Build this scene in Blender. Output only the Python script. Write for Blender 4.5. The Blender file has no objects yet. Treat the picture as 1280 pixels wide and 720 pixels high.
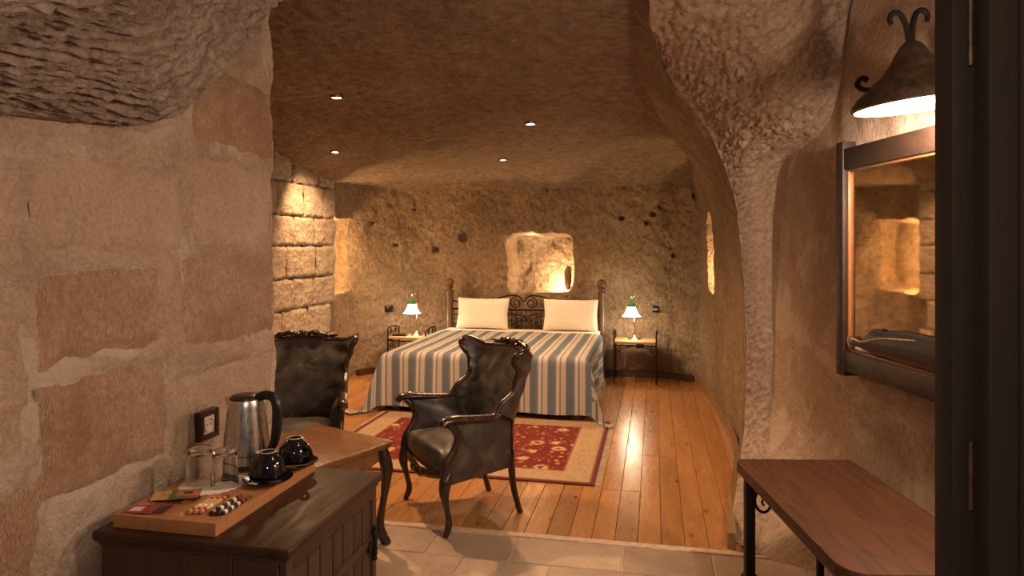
import bpy, bmesh, math, random
from mathutils import Vector, Matrix, noise

# ---------------------------------------------------------------- camera, world, exposure
SC = bpy.context.scene
COL = SC.collection
F = 853.0; HZ = 305.0; CH = 1.65
YAW = math.radians(11.8); CA, SA = math.cos(YAW), math.sin(YAW)
cam_data = bpy.data.cameras.new('camera'); cam = bpy.data.objects.new('camera', cam_data)
COL.objects.link(cam)
cam.location = (0, 0, CH); cam.rotation_euler = (math.pi/2, 0, YAW)
cam_data.lens = 24.0; cam_data.sensor_width = 36.0
cam_data.shift_y = -(360-HZ)/1280.0
cam_data.clip_start = 0.02
SC.camera = cam
SC.view_settings.view_transform = 'Standard'; SC.view_settings.look = 'None'
SC.view_settings.gamma = 1.0; SC.view_settings.use_curve_mapping = False
SC.view_settings.exposure = 0.5
w = bpy.data.worlds.new('world'); SC.world = w; w.use_nodes = True
w.node_tree.nodes['Background'].inputs[0].default_value = (1.0, 0.78, 0.62, 1)
w.node_tree.nodes['Background'].inputs[1].default_value = 0.04

WARM = (1.0, 0.57, 0.28); WARM2 = (1.0, 0.72, 0.51)
def cw(xc, yc, z): return Vector((xc*CA-yc*SA, xc*SA+yc*CA, z))
def px(x, y, d): return cw((x-640)/F*d, d, CH-(y-HZ)/F*d)

def light(name, kind, loc, energy, color, radius=.03, target=None, spot=None, blend=.6, size=None):
    l = bpy.data.lights.new(name, kind); l.energy = energy; l.color = color
    if kind in ('POINT', 'SPOT'): l.shadow_soft_size = radius
    if kind == 'SPOT': l.spot_size = math.radians(spot); l.spot_blend = blend
    if kind == 'AREA': l.shape = 'DISK'; l.size = size
    o = bpy.data.objects.new(name, l); COL.objects.link(o); o.location = loc
    if target is not None:
        o.rotation_euler = (Vector(target)-Vector(loc)).to_track_quat('-Z', 'Y').to_euler()
    return o
# added fill spot for the vestibule, above the frame, without a fixture
light('vestibule_fill', 'SPOT', cw(.10, 2.3, 2.66), 16, WARM2, .05, cw(.0, 2.6, .0), 120, .9)
light('entrance_fill', 'POINT', cw(-.10, -.20, 1.95), 34, WARM2, .06)  # added fill behind the camera, no lamp stands there
# added side fill near the right wall, out of view behind the door post
light('right_fill', 'POINT', cw(1.36, 1.42, 1.98), 38, WARM2, .06)

# ---------------------------------------------------------------- node materials
class NT:
    def __init__(s, name):
        s.m = bpy.data.materials.new(name); s.m.use_nodes = True
        s.t = s.m.node_tree; s.b = s.t.nodes['Principled BSDF']; s.o = s.t.nodes['Material Output']
    def n(s, typ, **k):
        nd = s.t.nodes.new('ShaderNode'+typ)
        for a, v in k.items(): setattr(nd, a, v)
        return nd
    def l(s, a, b): s.t.links.new(a, b)
    def val(s, sock, v):
        if hasattr(v, 'is_linked') or hasattr(v, 'links'): s.l(v, sock)
        else: sock.default_value = v
    def math(s, op, a, b=0.0, c=0.0):
        nd = s.n('Math', operation=op)
        for i, v in enumerate((a, b, c)): s.val(nd.inputs[i], v)
        return nd.outputs[0]
    def coord(s, out='Object', scale=(1, 1, 1), rot=(0, 0, 0), rnd=0):
        tc = s.n('TexCoord'); mp = s.n('Mapping')
        mp.inputs['Scale'].default_value = scale; mp.inputs['Rotation'].default_value = rot
        s.l(tc.outputs[out], mp.inputs['Vector'])
        if rnd:
            oi = s.n('ObjectInfo'); r = s.math('MULTIPLY', oi.outputs['Random'], rnd)
            c = s.n('CombineXYZ'); s.l(r, c.inputs[0]); s.l(r, c.inputs[1]); s.l(r, c.inputs[2])
            s.l(c.outputs[0], mp.inputs['Location'])
        return mp.outputs[0]
    def noise(s, vec, scale, detail=6, rough=.6, dist=0):
        nd = s.n('TexNoise'); s.l(vec, nd.inputs['Vector'])
        nd.inputs['Scale'].default_value = scale; nd.inputs['Detail'].default_value = detail
        nd.inputs['Roughness'].default_value = rough; nd.inputs['Distortion'].default_value = dist
        return nd.outputs['Fac']
    def vor(s, vec, scale, feature='F1', out='Distance', rnd=1.0):
        nd = s.n('TexVoronoi', feature=feature); s.l(vec, nd.inputs['Vector'])
        nd.inputs['Scale'].default_value = scale; nd.inputs['Randomness'].default_value = rnd
        return nd.outputs[out]
    def ramp(s, fac, stops, interp='LINEAR'):
        nd = s.n('ValToRGB'); s.l(fac, nd.inputs[0]); cr = nd.color_ramp; cr.interpolation = interp
        while len(cr.elements) < len(stops): cr.elements.new(.5)
        for e, (p, c) in zip(cr.elements, stops):
            e.position = p
            e.color = (c, c, c, 1) if isinstance(c, (int, float)) else (*c, 1)
        return nd.outputs[0]
    def mix(s, fac, a, b, mode='MIX'):
        nd = s.n('Mix', data_type='RGBA', blend_type=mode)
        s.val(nd.inputs[0], fac)
        for i, v in ((6, a), (7, b)):
            if isinstance(v, tuple): nd.inputs[i].default_value = (*v, 1)
            else: s.l(v, nd.inputs[i])
        return nd.outputs[2]
    def bump(s, h, strength=.5, dist=.02, prev=None):
        nd = s.n('Bump'); nd.inputs['Strength'].default_value = strength; nd.inputs['Distance'].default_value = dist
        s.l(h, nd.inputs['Height'])
        if prev is not None: s.l(prev, nd.inputs['Normal'])
        return nd.outputs[0]
    def done(s, color, rough=.8, normal=None, metal=0.0, spec=.5):
        if isinstance(color, tuple): s.b.inputs['Base Color'].default_value = (*color, 1)
        else: s.l(color, s.b.inputs['Base Color'])
        s.val(s.b.inputs['Roughness'], rough); s.b.inputs['Metallic'].default_value = metal
        s.b.inputs['Specular IOR Level'].default_value = spec
        if normal is not None: s.l(normal, s.b.inputs['Normal'])
        return s.m

def rock(name, light_c, dark_c, stretch=(1, 1, 1), rot=(0, 0, 0), bump=.8, fine=30, dist=.03, pits=.0, blotch=1.3, wear=None, speck=.7):
    t = NT(name)
    v = t.coord(); vs = t.coord(scale=stretch, rot=rot)
    big = t.noise(v, blotch, 5, .6, .4); med = t.noise(v, 7, 6, .65); fin = t.noise(vs, fine, 8, .7, .3)
    f = t.math('ADD', t.math('MULTIPLY', big, .65), t.math('MULTIPLY', med, .35))
    c = t.ramp(f, [(.36, dark_c), (.62, light_c)])
    c = t.mix(t.ramp(fin, [(.36, speck), (.58, 0.0)]), c, tuple(x*.5 for x in dark_c))
    if wear:
        c = t.mix(t.ramp(t.noise(v, 2.3, 8, .7, .8), [(.5, 0.0), (.58, .8)]), c, wear)
    h = t.math('ADD', t.math('MULTIPLY', fin, 1.0), t.math('MULTIPLY', med, .9))
    if pits:
        p = t.vor(t.coord(scale=(1, 1, 1.5)), 16)
        k = t.math('MULTIPLY', t.ramp(p, [(.05, 1.0), (.16, 0.0)]), t.ramp(t.noise(v, 5), [(.5, 0.0), (.6, pits)]))
        c = t.mix(k, c, tuple(x*.22 for x in dark_c)); h = t.math('SUBTRACT', h, k)
    return t.done(c, .92, t.bump(h, bump, dist), spec=.25)

def wood(name, c1, c2, axis='Y', rough=.4, scale=1.0, knots=0.0, rnd=9.0, spec=.5, vary=.35, bump=.15):
    t = NT(name)
    st = {'X': (.12, 1, 1), 'Y': (1, .12, 1), 'Z': (1, 1, .12)}[axis]
    v = t.coord(scale=tuple(x*scale for x in st), rnd=rnd)
    g = t.noise(v, 26, 6, .65, 1.2); g2 = t.noise(v, 5, 4, .6, 2.0)
    f = t.math('ADD', t.math('MULTIPLY', g, .5), t.math('MULTIPLY', g2, .5))
    c = t.ramp(f, [(.34, c2), (.62, c1)])
    if knots:
        kv = t.coord(scale={'X': (.45, 1, 1), 'Y': (1, .45, 1), 'Z': (1, 1, .45)}[axis], rnd=rnd)
        kd = t.vor(kv, 8.0)
        c = t.mix(t.ramp(kd, [(.05, knots), (.16, 0.0)]), c, tuple(x*.22 for x in c2))
    if rnd:
        oi = t.n('ObjectInfo')
        c = t.mix(vary, c, t.ramp(oi.outputs['Random'], [(0, tuple(x*.55 for x in c2)), (.5, c1), (1, tuple(min(1, x*1.25) for x in c1))]))
    rr = t.ramp(g, [(.3, min(1, rough+.12)), (.7, max(.05, rough-.08))])
    return t.done(c, rr, t.bump(f, bump, .01), spec=spec)

def plain(name, c, rough=.5, metal=0.0, spec=.5, noise_amt=.25, scale=18, bump=.1):
    t = NT(name); v = t.coord()
    nz = t.noise(v, scale, 5, .6)
    col = t.ramp(nz, [(.3, tuple(x*(1-noise_amt) for x in c)), (.7, tuple(min(1, x*(1+noise_amt)) for x in c))])
    return t.done(col, rough, t.bump(nz, bump, .004), metal, spec)

def emit(name, c, strength, base=(.9, .9, .9)):
    t = NT(name); t.b.inputs['Emission Color'].default_value = (*c, 1)
    t.b.inputs['Emission Strength'].default_value = strength
    return t.done(base, .4)

M = {}
M['plaster'] = rock('plaster', (.66, .51, .405), (.46, .325, .24), bump=.9, fine=58, dist=.03, blotch=2.0, wear=(.72, .59, .49), speck=.4)
def combed():
    t = NT('combed_block'); v = t.coord()
    big = t.noise(v, 4, 6, .65, .6); fin = t.noise(v, 60, 5, .7)
    wv = t.n('TexWave', wave_type='BANDS', bands_direction='Y'); t.l(t.coord(rot=(.12, 0, 0)), wv.inputs['Vector'])
    wv.inputs['Scale'].default_value = 34; wv.inputs['Distortion'].default_value = 5; wv.inputs['Detail'].default_value = 3
    wv.inputs['Detail Scale'].default_value = 2
    c = t.ramp(big, [(.36, (.33, .195, .125)), (.64, (.50, .345, .245))])
    c = t.mix(t.ramp(fin, [(.4, .5), (.6, 0.0)]), c, (.24, .145, .09))
    h = t.math('ADD', t.math('MULTIPLY', wv.outputs[0], t.math('MULTIPLY', big, .5)), t.math('MULTIPLY', fin, .8))
    return t.done(c, .95, t.bump(h, .8, .022), spec=.2)
M['combed'] = combed()
M['combed_pale'] = rock('pale_block', (.58, .44, .34), (.47, .33, .24), bump=.8, fine=70, dist=.025, blotch=3, speck=.45)
M['tuff'] = rock('tuff', (.56, .40, .27), (.36, .235, .145), stretch=(1, 1, .7), rot=(0, .6, 0), bump=1.0, fine=26, dist=.075, pits=1.0)
M['tuff_ceiling'] = rock('tuff_ceiling', (.56, .405, .285), (.40, .27, .185), stretch=(.75, 1.1, 1), bump=1.0, fine=18, dist=.11, blotch=.9)
M['tuff_vault'] = rock('tuff_vault', (.56, .42, .315), (.44, .31, .225), stretch=(1, 1, 1), bump=.8, fine=36, dist=.03, blotch=1.2)
M['overhang'] = rock('overhang_rock', (.58, .465, .385), (.40, .30, .24), bump=1.0, fine=34, dist=.05, blotch=1.6)
M['right_plaster'] = rock('right_plaster', (.54, .40, .295), (.41, .29, .205), stretch=(1, 1, .8), bump=.8, fine=50, dist=.025, blotch=2.2, wear=(.60, .47, .37), speck=.5)
M['ashlar'] = rock('ashlar', (.66, .55, .43), (.52, .40, .29), bump=1.0, fine=24, dist=.06, pits=.7, blotch=3)
M['boulder'] = rock('boulder', (.45, .30, .18), (.25, .16, .09), bump=.6, fine=25, dist=.02)
M['board'] = wood('pine_board', (.43, .205, .072), (.23, .098, .032), 'Y', rough=.25, knots=1.0, vary=.25, spec=.5)
def tile_mat():
    t = NT('travertine'); v = t.coord(rnd=13)
    a = t.noise(v, 3.2, 7, .65, .5); b = t.noise(v, 35, 6, .7)
    c = t.ramp(a, [(.35, (.25, .17, .12)), (.65, (.44, .33, .25))])
    c = t.mix(t.ramp(b, [(.36, .6), (.5, 0.0)]), c, (.25, .17, .12))
    oi = t.n('ObjectInfo'); c = t.mix(.25, c, t.ramp(oi.outputs['Random'], [(0, (.20, .14, .10)), (1, (.5, .39, .30))]))
    return t.done(c, .5, t.bump(b, .2, .006))
M['tile'] = tile_mat()
M['grout'] = plain('grout', (.46, .37, .29), .95)
M['gap'] = plain('board_gap', (.03, .018, .01), .9)
M['sill'] = plain('sill', (.55, .42, .30), .7, scale=30)
M['dark_base'] = wood('dark_baseboard', (.07, .04, .022), (.035, .02, .012), 'X', rough=.5, rnd=0)
M['strip'] = wood('skirting_wood', (.30, .18, .09), (.18, .10, .05), 'Y', rough=.35, rnd=0)
M['walnut'] = wood('walnut_top', (.048, .020, .009), (.020, .009, .005), 'Y', rough=.46, rnd=0, knots=.4, spec=.28)
M['walnut_side'] = wood('walnut_side', (.050, .025, .013), (.022, .011, .006), 'Z', rough=.5, rnd=5, knots=.5, vary=.2)
M['walnut_edge'] = wood('walnut_edge', (.04, .02, .011), (.02, .01, .006), 'Y', rough=.5, rnd=3, vary=.1)
M['bench'] = wood('bench_wood', (.085, .034, .016), (.030, .013, .008), 'Y', rough=.5, rnd=0, knots=.5, spec=.25)
M['table'] = wood('table_wood', (.22, .105, .045), (.12, .055, .024), 'X', rough=.26, rnd=0)
M['mahogany'] = wood('mahogany', (.042, .018, .011), (.016, .008, .006), 'Z', rough=.24, rnd=0, spec=.6, bump=.04)
M['tray'] = wood('tray_wood', (.42, .20, .085), (.31, .14, .055), 'Y', rough=.42, rnd=0)
M['post'] = wood('bed_post_wood', (.16, .085, .04), (.08, .04, .02), 'Z', rough=.4, rnd=0)
M['oak_top'] = wood('nightstand_wood', (.46, .25, .11), (.33, .17, .07), 'X', rough=.4, rnd=0)
M['door'] = wood('door_wood', (.013, .007, .005), (.005, .003, .002), 'Z', rough=.7, rnd=4, vary=.1)
M['frame_wood'] = wood('mirror_wood', (.035, .017, .010), (.012, .007, .005), 'Y', rough=.55, rnd=3, vary=.1)
M['moulding'] = wood('mirror_moulding', (.34, .15, .06), (.20, .085, .035), 'Z', rough=.35, rnd=0)
M['iron'] = plain('black_iron', (.012, .011, .011), .5, .6)
M['brass'] = plain('brass', (.42, .27, .13), .3, 1.0)
M['bronze'] = plain('aged_bronze', (.085, .055, .038), .5, .7, noise_amt=.6, scale=30, bump=.3)
M['stud'] = plain('stud_brass', (.22, .14, .075), .32, 1.0)
def leather():
    t = NT('grey_leather'); v = t.coord()
    a = t.noise(v, 7, 8, .72, .6); b = t.noise(v, 90, 3, .5)
    c = t.ramp(a, [(.32, (.018, .016, .015)), (.50, (.042, .038, .034)), (.70, (.115, .10, .088))])
    return t.done(c, t.ramp(a, [(.3, .34), (.7, .52)]), t.bump(t.math('ADD', a, t.math('MULTIPLY', b, .25)), .2, .008), spec=.5)
M['leather'] = leather()
M['reflected_leather'] = plain('reflected_leather', (.012, .011, .011), .3, bump=.2)  # colour of the reflection stand-in at the mirror
def steel():
    t = NT('brushed_steel'); v = t.coord(scale=(1, 1, .02))
    a = t.noise(v, 240, 3, .5)
    return t.done((.62, .60, .58), t.ramp(a, [(.3, .22), (.7, .34)]), t.bump(a, .06, .002), 1.0)
M['steel'] = steel()
M['black_plastic'] = plain('black_plastic', (.012, .012, .013), .28, noise_amt=.1)
M['black_glaze'] = plain('black_glaze', (.006, .006, .008), .06, noise_amt=.1, bump=0.0, spec=.7)
M['glaze_rim'] = plain('unglazed_rim', (.42, .36, .30), .7)
M['white_plastic'] = plain('white_plastic', (.62, .55, .46), .4, noise_amt=.05)
M['paper'] = plain('paper', (.80, .72, .62), .85, noise_amt=.08, scale=60)
M['linen'] = plain('linen', (.80, .74, .66), .9, noise_amt=.05, scale=9, bump=.3)
M['mattress'] = plain('mattress_cloth', (.62, .55, .46), .9)
M['fringe'] = plain('fringe', (.60, .50, .38), .95)
def glass_mat():
    t = NT('clear_glass'); t.b.inputs['Transmission Weight'].default_value = 1.0; t.b.inputs['IOR'].default_value = 1.45
    return t.done((.97, .97, .96), .02)
M['glass'] = glass_mat()
def mirror_mat():
    t = NT('old_mirror'); v = t.coord(); a = t.noise(v, 9, 6, .7)
    c = t.ramp(a, [(.3, (.52, .43, .33)), (.6, (.74, .64, .52))])
    return t.done(c, .03, None, 1.0)
M['mirror'] = mirror_mat()
M['bulb'] = emit('bulb_glow', (1.0, .78, .50), 45)
M['downlight'] = emit('downlight_glow', (1.0, .80, .55), 40)
M['shade_white'] = emit('opal_glass', (1.0, .93, .74), 14.0, (.3, .3, .28))
M['shade_green'] = emit('green_glass', (.06, .50, .14), .16, (.006, .04, .018))
M['shade_in'] = plain('shade_inside', (.70, .62, .50), .5, noise_amt=.1)
def blanket_mat():
    t = NT('striped_weave'); tc = t.n('TexCoord'); sx = t.n('SeparateXYZ'); t.l(tc.outputs['UV'], sx.inputs[0])
    fr = t.math('FRACT', t.math('DIVIDE', sx.outputs[0], .172))
    cream, tan, blue, dark, mid = (.56, .50, .44), (.42, .38, .34), (.095, .135, .19), (.055, .075, .105), (.19, .215, .25)
    c = t.ramp(fr, [(0, dark), (.05, blue), (.30, blue), (.42, mid), (.47, cream), (.58, cream), (.61, mid), (.69, mid), (.72, cream), (.84, tan), (.90, cream), (.96, mid)], 'LINEAR')
    v = t.coord('UV', (1, .35, 1)); a = t.noise(v, 300, 2, .5); b = t.noise(t.coord('UV'), 4, 5, .6)
    c = t.mix(t.math('MULTIPLY', a, .3), c, t.mix(b, (.16, .17, .19), (.5, .44, .38)))
    return t.done(c, .95, t.bump(a, .3, .003), spec=.15)
M['blanket'] = blanket_mat()
def rug_field():
    t = NT('rug_field'); v = t.coord(); vd = t.noise(v, 6, 3, .5)
    f1 = t.vor(v, 4.6, rnd=.55); f2 = t.vor(v, 11, rnd=.8); f3 = t.noise(v, 26, 4, .6, 1.5); e = t.vor(v, 7.0, 'DISTANCE_TO_EDGE')
    red = t.mix(vd, (.11, .017, .015), (.19, .036, .028))
    c = t.mix(t.ramp(f2, [(.14, .75), (.24, 0.0)]), red, (.46, .30, .16))
    ring = t.ramp(t.math('ADD', f1, t.math('MULTIPLY', t.math('SUBTRACT', f3, .5), .35)), [(.12, 0.0), (.16, .9), (.24, .9), (.30, 0.0)])
    c = t.mix(ring, c, (.50, .34, .19))
    f4 = t.vor(t.coord(scale=(1, 1.3, 1)), 19, rnd=1.0)
    c = t.mix(t.math('MULTIPLY', t.ramp(f4, [(.18, 1.0), (.32, 0.0)]), t.ramp(f3, [(.45, 0.0), (.55, .85)])), c, (.44, .30, .17))
    c = t.mix(t.ramp(f1, [(.05, .9), (.10, 0.0)]), c, (.12, .018, .016))
    return t.done(c, .95, t.bump(f3, .3, .004), spec=.1)
def rug_border():
    t = NT('rug_border'); v = t.coord(); f1 = t.vor(v, 8, rnd=.4); f3 = t.noise(v, 40, 4, .6, 1.0)
    k = t.math('ADD', f1, t.math('MULTIPLY', t.math('SUBTRACT', f3, .5), .5))
    c = t.mix(t.ramp(k, [(.10, .55), (.2, 0.0), (.33, .0), (.36, .5), (.44, 0.0)]), (.40, .29, .18), (.20, .09, .05))
    c = t.mix(t.ramp(f3, [(.35, .5), (.55, 0.0)]), c, (.30, .20, .12))
    return t.done(c, .95, t.bump(f3, .3, .004), spec=.1)
M['rug_field'] = rug_field(); M['rug_border'] = rug_border()
M['rug_dark'] = plain('rug_binding', (.10, .018, .016), .95, scale=60)
M['rug_line'] = plain('rug_line', (.22, .075, .045), .95, scale=60)
M['sachet_red'] = plain('red_sachet', (.32, .04, .03), .35); M['sachet_tan'] = plain('tan_sachet', (.58, .36, .14), .5)
M['sachet_dark'] = plain('dark_print', (.03, .02, .02), .4); M['sachet_orange'] = plain('orange_print', (.40, .17, .05), .4)
M['sachet_white'] = plain('white_print', (.7, .62, .55), .4); M['sachet_green'] = plain('green_print', (.10, .11, .04), .4)
M['sachet_pink'] = plain('pink_print', (.30, .035, .05), .4)
# ---------------------------------------------------------------- geometry helpers
def obj(name, geo, mat, parent=None, smooth=True, sharp=40, uv=None, mats=None):
    V, Fc = geo[0], geo[1]
    me = bpy.data.meshes.new(name); me.from_pydata([tuple(v) for v in V], [], Fc)
    for m_ in (mats or [mat]): me.materials.append(M[m_])
    if mats:
        for p, i in zip(me.polygons, geo[2]): p.material_index = i
    if uv:
        ul = me.uv_layers.new(name='UVMap')
        for lp in me.loops: ul.data[lp.index].uv = uv[lp.vertex_index]
    if smooth:
        me.polygons.foreach_set('use_smooth', [True]*len(me.polygons))
        if sharp and sharp < 180: me.set_sharp_from_angle(angle=math.radians(sharp))
    me.update()
    o = bpy.data.objects.new(name, me); COL.objects.link(o)
    if parent: o.parent = parent
    return o
def link(name, me, parent, loc=(0, 0, 0), rot=(0, 0, 0), scale=(1, 1, 1)):
    o = bpy.data.objects.new(name, me); COL.objects.link(o); o.parent = parent
    o.location = loc; o.rotation_euler = rot; o.scale = scale
    return o
def tag(o, label, cat, group=None):
    o['label'] = label; o['category'] = cat
    if group: o['group'] = group
    return o
def thing(name, label, cat, loc=(0, 0, 0), rz=0.0, group=None):
    o = bpy.data.objects.new(name, None); COL.objects.link(o); o.empty_display_size = .1
    o.location = loc; o.rotation_euler = (0, 0, rz)
    return tag(o, label, cat, group)
def struct(o, label=None):
    o['kind'] = 'structure'
    if label: o['label'] = label
    return o
def dup(root, loc, rz, label=None):
    def cp(o, p):
        c = o.copy(); COL.objects.link(c); c.parent = p
        for ch in [x for x in COL.objects if x.parent == o]: cp(ch, c)
        return c
    r = cp(root, None); r.location = loc; r.rotation_euler = (0, 0, rz)
    if label: r['label'] = label
    return r
def join(*gs):
    V, Fc = [], []
    for g in gs:
        o = len(V); V += [tuple(v) for v in g[0]]; Fc += [tuple(i+o for i in f) for f in g[1]]
    return V, Fc
def xf(g, loc=(0, 0, 0), rot=(0, 0, 0), scale=(1, 1, 1)):
    from mathutils import Euler
    m = Matrix.Translation(loc) @ Euler(rot).to_matrix().to_4x4() @ Matrix.Diagonal((*scale, 1))
    return [tuple(m @ Vector(v)) for v in g[0]], g[1]
def bx(x0, x1, y0, y1, z0, z1, bev=0.0, seg=2):
    bm = bmesh.new(); bmesh.ops.create_cube(bm, size=1)
    for v in bm.verts:
        v.co = ((x0+x1)/2+v.co.x*(x1-x0), (y0+y1)/2+v.co.y*(y1-y0), (z0+z1)/2+v.co.z*(z1-z0))
    if bev: bmesh.ops.bevel(bm, geom=list(bm.edges), offset=bev, segments=seg, affect='EDGES', profile=.5)
    bm.verts.index_update()
    r = [tuple(v.co) for v in bm.verts], [tuple(v.index for v in f.verts) for f in bm.faces]
    bm.free(); return r
def lathe(prof, n=24, cx=0, cy=0, cap=True):
    V, Fc = [], []
    for r, z in prof:
        for i in range(n):
            a = 2*math.pi*i/n; V.append((cx+r*math.cos(a), cy+r*math.sin(a), z))
    for j in range(len(prof)-1):
        for i in range(n):
            k = (i+1) % n; Fc.append((j*n+i, j*n+k, (j+1)*n+k, (j+1)*n+i))
    if cap:
        Fc.append(tuple(range(n-1, -1, -1))); m = (len(prof)-1)*n; Fc.append(tuple(m+i for i in range(n)))
    return V, Fc
def cr(P, n):
    """Catmull-Rom through P, resampled to n points by arc length"""
    P = [Vector(p) for p in P]
    if len(P) == 2: return [P[0].lerp(P[1], i/(n-1)) for i in range(n)]
    Q = [P[0]*2-P[1]]+P+[P[-1]*2-P[-2]]; out = []
    for i in range(1, len(Q)-2):
        a, b, c, d = Q[i-1:i+3]
        for k in range(24):
            t = k/24; out.append(.5*((2*b)+(c-a)*t+(2*a-5*b+4*c-d)*t*t+(3*b-a-3*c+d)*t**3))
    out.append(P[-1])
    L = [0.0]
    for i in range(1, len(out)): L.append(L[-1]+(out[i]-out[i-1]).length)
    res, j = [], 0
    for i in range(n):
        s = L[-1]*i/(n-1)
        while j < len(L)-2 and L[j+1] < s: j += 1
        d = L[j+1]-L[j]; res.append(out[j].lerp(out[j+1], 0 if d < 1e-9 else (s-L[j])/d))
    return res
def lin(vals, n):
    r = []
    for i in range(n):
        t = i/(n-1)*(len(vals)-1) if n > 1 else 0; j = min(int(t), len(vals)-2) if len(vals) > 1 else 0
        r.append(vals[0] if len(vals) == 1 else vals[j]+(vals[j+1]-vals[j])*(t-j))
    return r
def tube(P, R, n=8, m=None, flat=1.0, up=None, closed=False, spline=True):
    """tube through P with radii R; flat scales the profile along the second axis"""
    m = m or len(P)*4
    Q = cr(P, m) if spline else [Vector(p) for p in P]
    m = len(Q); R = lin(R if isinstance(R, (list, tuple)) else [R], m)
    V, Fc = [], []; ref = Vector(up) if up else None; prevN = None
    for i in range(m):
        t = (Q[(i+1) % m]-Q[i-1]) if closed else (Q[min(i+1, m-1)]-Q[max(i-1, 0)])
        t = t.normalized() if t.length > 1e-9 else Vector((0, 0, 1))
        if ref is not None: a = ref
        elif prevN is None: a = Vector((0, 0, 1)) if abs(t.z) < .9 else Vector((0, 1, 0))
        else: a = prevN
        nn = (a-t*a.dot(t)); nn = nn.normalized() if nn.length > 1e-6 else t.orthogonal().normalized()
        prevN = nn; bb = t.cross(nn)
        for k in range(n):
            an = 2*math.pi*(k+.5)/n
            V.append(Q[i]+nn*math.cos(an)*R[i]+bb*math.sin(an)*R[i]*flat)
    for i in range(m if closed else m-1):
        i2 = (i+1) % m
        for k in range(n):
            k2 = (k+1) % n; Fc.append((i*n+k, i*n+k2, i2*n+k2, i2*n+k))
    if not closed: Fc.append(tuple(range(n-1, -1, -1))); Fc.append(tuple((m-1)*n+k for k in range(n)))
    return V, Fc
def spiral(c, r0, r1, a0, turns, ax='XZ', n=24):
    P = []
    for i in range(n):
        t = i/(n-1); a = a0+turns*2*math.pi*t; r = r0+(r1-r0)*t
        u, v = math.cos(a)*r, math.sin(a)*r
        P.append({'XZ': (c[0]+u, c[1], c[2]+v), 'YZ': (c[0], c[1]+u, c[2]+v), 'XY': (c[0]+u, c[1]+v, c[2])}[ax])
    return P
def ball(c, r, n=12, s=(1, 1, 1)):
    prof = [(max(1e-4, math.sin(math.pi*i/n))*r, -math.cos(math.pi*i/n)*r) for i in range(n+1)]
    return xf(lathe(prof, n), c, (0, 0, 0), s)
def grid(fn, nu, nv, flip=False):
    V = [fn(i/(nu-1), j/(nv-1)) for j in range(nv) for i in range(nu)]
    Fc = []
    for j in range(nv-1):
        for i in range(nu-1):
            a = j*nu+i; q = (a, a+1, a+nu+1, a+nu); Fc.append(q[::-1] if flip else q)
    return V, Fc
def sst(a, b, x):
    t = max(0., min(1., (x-a)/(b-a))); return t*t*(3-2*t)
def fbm(p, s, o=4): return noise.fractal(Vector(p)*s, 1.0, 2.0, o)
def vn(p, amp, s=1.6):
    v = noise.noise_vector(Vector(p)*s)+noise.noise_vector(Vector(p)*s*2.7)*.45+noise.noise_vector(Vector(p)*s*7)*.16
    return Vector(p)+v*amp
def loft(curves, nu, nv, amp=.03, s=1.6, hfn=None, flip=False):
    """surface through the curves: nv points along each, nu across"""
    C = [cr(c, nv) for c in curves]; rows = [cr([c[j] for c in C], nu) for j in range(nv)]
    G = [[vn(p, amp, s) for p in r] for r in rows]
    if hfn:
        G2 = []
        for j in range(nv):
            row = []
            for i in range(nu):
                du = G[j][min(i+1, nu-1)]-G[j][max(i-1, 0)]; dv = G[min(j+1, nv-1)][i]-G[max(j-1, 0)][i]
                nn = du.cross(dv); nn = nn.normalized() if nn.length > 1e-12 else Vector((0, 0, 1))
                row.append(G[j][i]+nn*hfn(G[j][i], i/(nu-1), j/(nv-1))*(-1 if flip else 1))
            G2.append(row)
        G = G2
    V = [p for r in G for p in r]; Fc = []
    for j in range(nv-1):
        for i in range(nu-1):
            a = j*nu+i; q = (a, a+1, a+nu+1, a+nu); Fc.append(q[::-1] if flip else q)
    return V, Fc
def rrect(x, y, cx, cy, hx, hy, r):
    qx, qy = abs(x-cx)-hx+r, abs(y-cy)-hy+r
    return math.hypot(max(qx, 0), max(qy, 0))+min(max(qx, qy), 0)-r

# ---------------------------------------------------------------- structure: floor
FB = 3.83
fl = struct(obj('floor', bx(-4.2, 1.6, -.6, 9.2, -.12, -.030), 'gap', None, False), 'wooden and stone floor of the cave room')
obj('grout_bed', bx(-4.2, 2.2, -.6, FB-.03, -.03, -.006), 'grout', fl, False)
rnd = random.Random(4)
bmeshes = {}
BW = .128
def board_mesh(L):
    k = round(L, 2)
    if k not in bmeshes:
        o = bx(-BW/2+.0012, BW/2-.0012, 0, k-.003, -.028, 0, .0022, 1)
        me = bpy.data.meshes.new('floor_board'); me.from_pydata(o[0], [], o[1]); me.materials.append(M['board']); bmeshes[k] = me
    return bmeshes[k]
nb = 0
xcol = -3.74
while xcol < .75:
    y = FB+.0; first = True
    ends = []
    yy = FB
    cuts = [rnd.uniform(.7, 2.2)]
    while yy < 8.75:
        L = round((rnd.choice([.8, 1.2, 1.6, 2.0]) if first else rnd.choice([1.4, 1.8, 2.2, 2.6])), 2); first = False
        L = min(L, round(8.8-yy, 2))
        if L < .1: break
        link('floor_board', board_mesh(L), fl, (xcol, yy, rnd.uniform(-.0008, .0008))); yy += L
    xcol += BW
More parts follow.
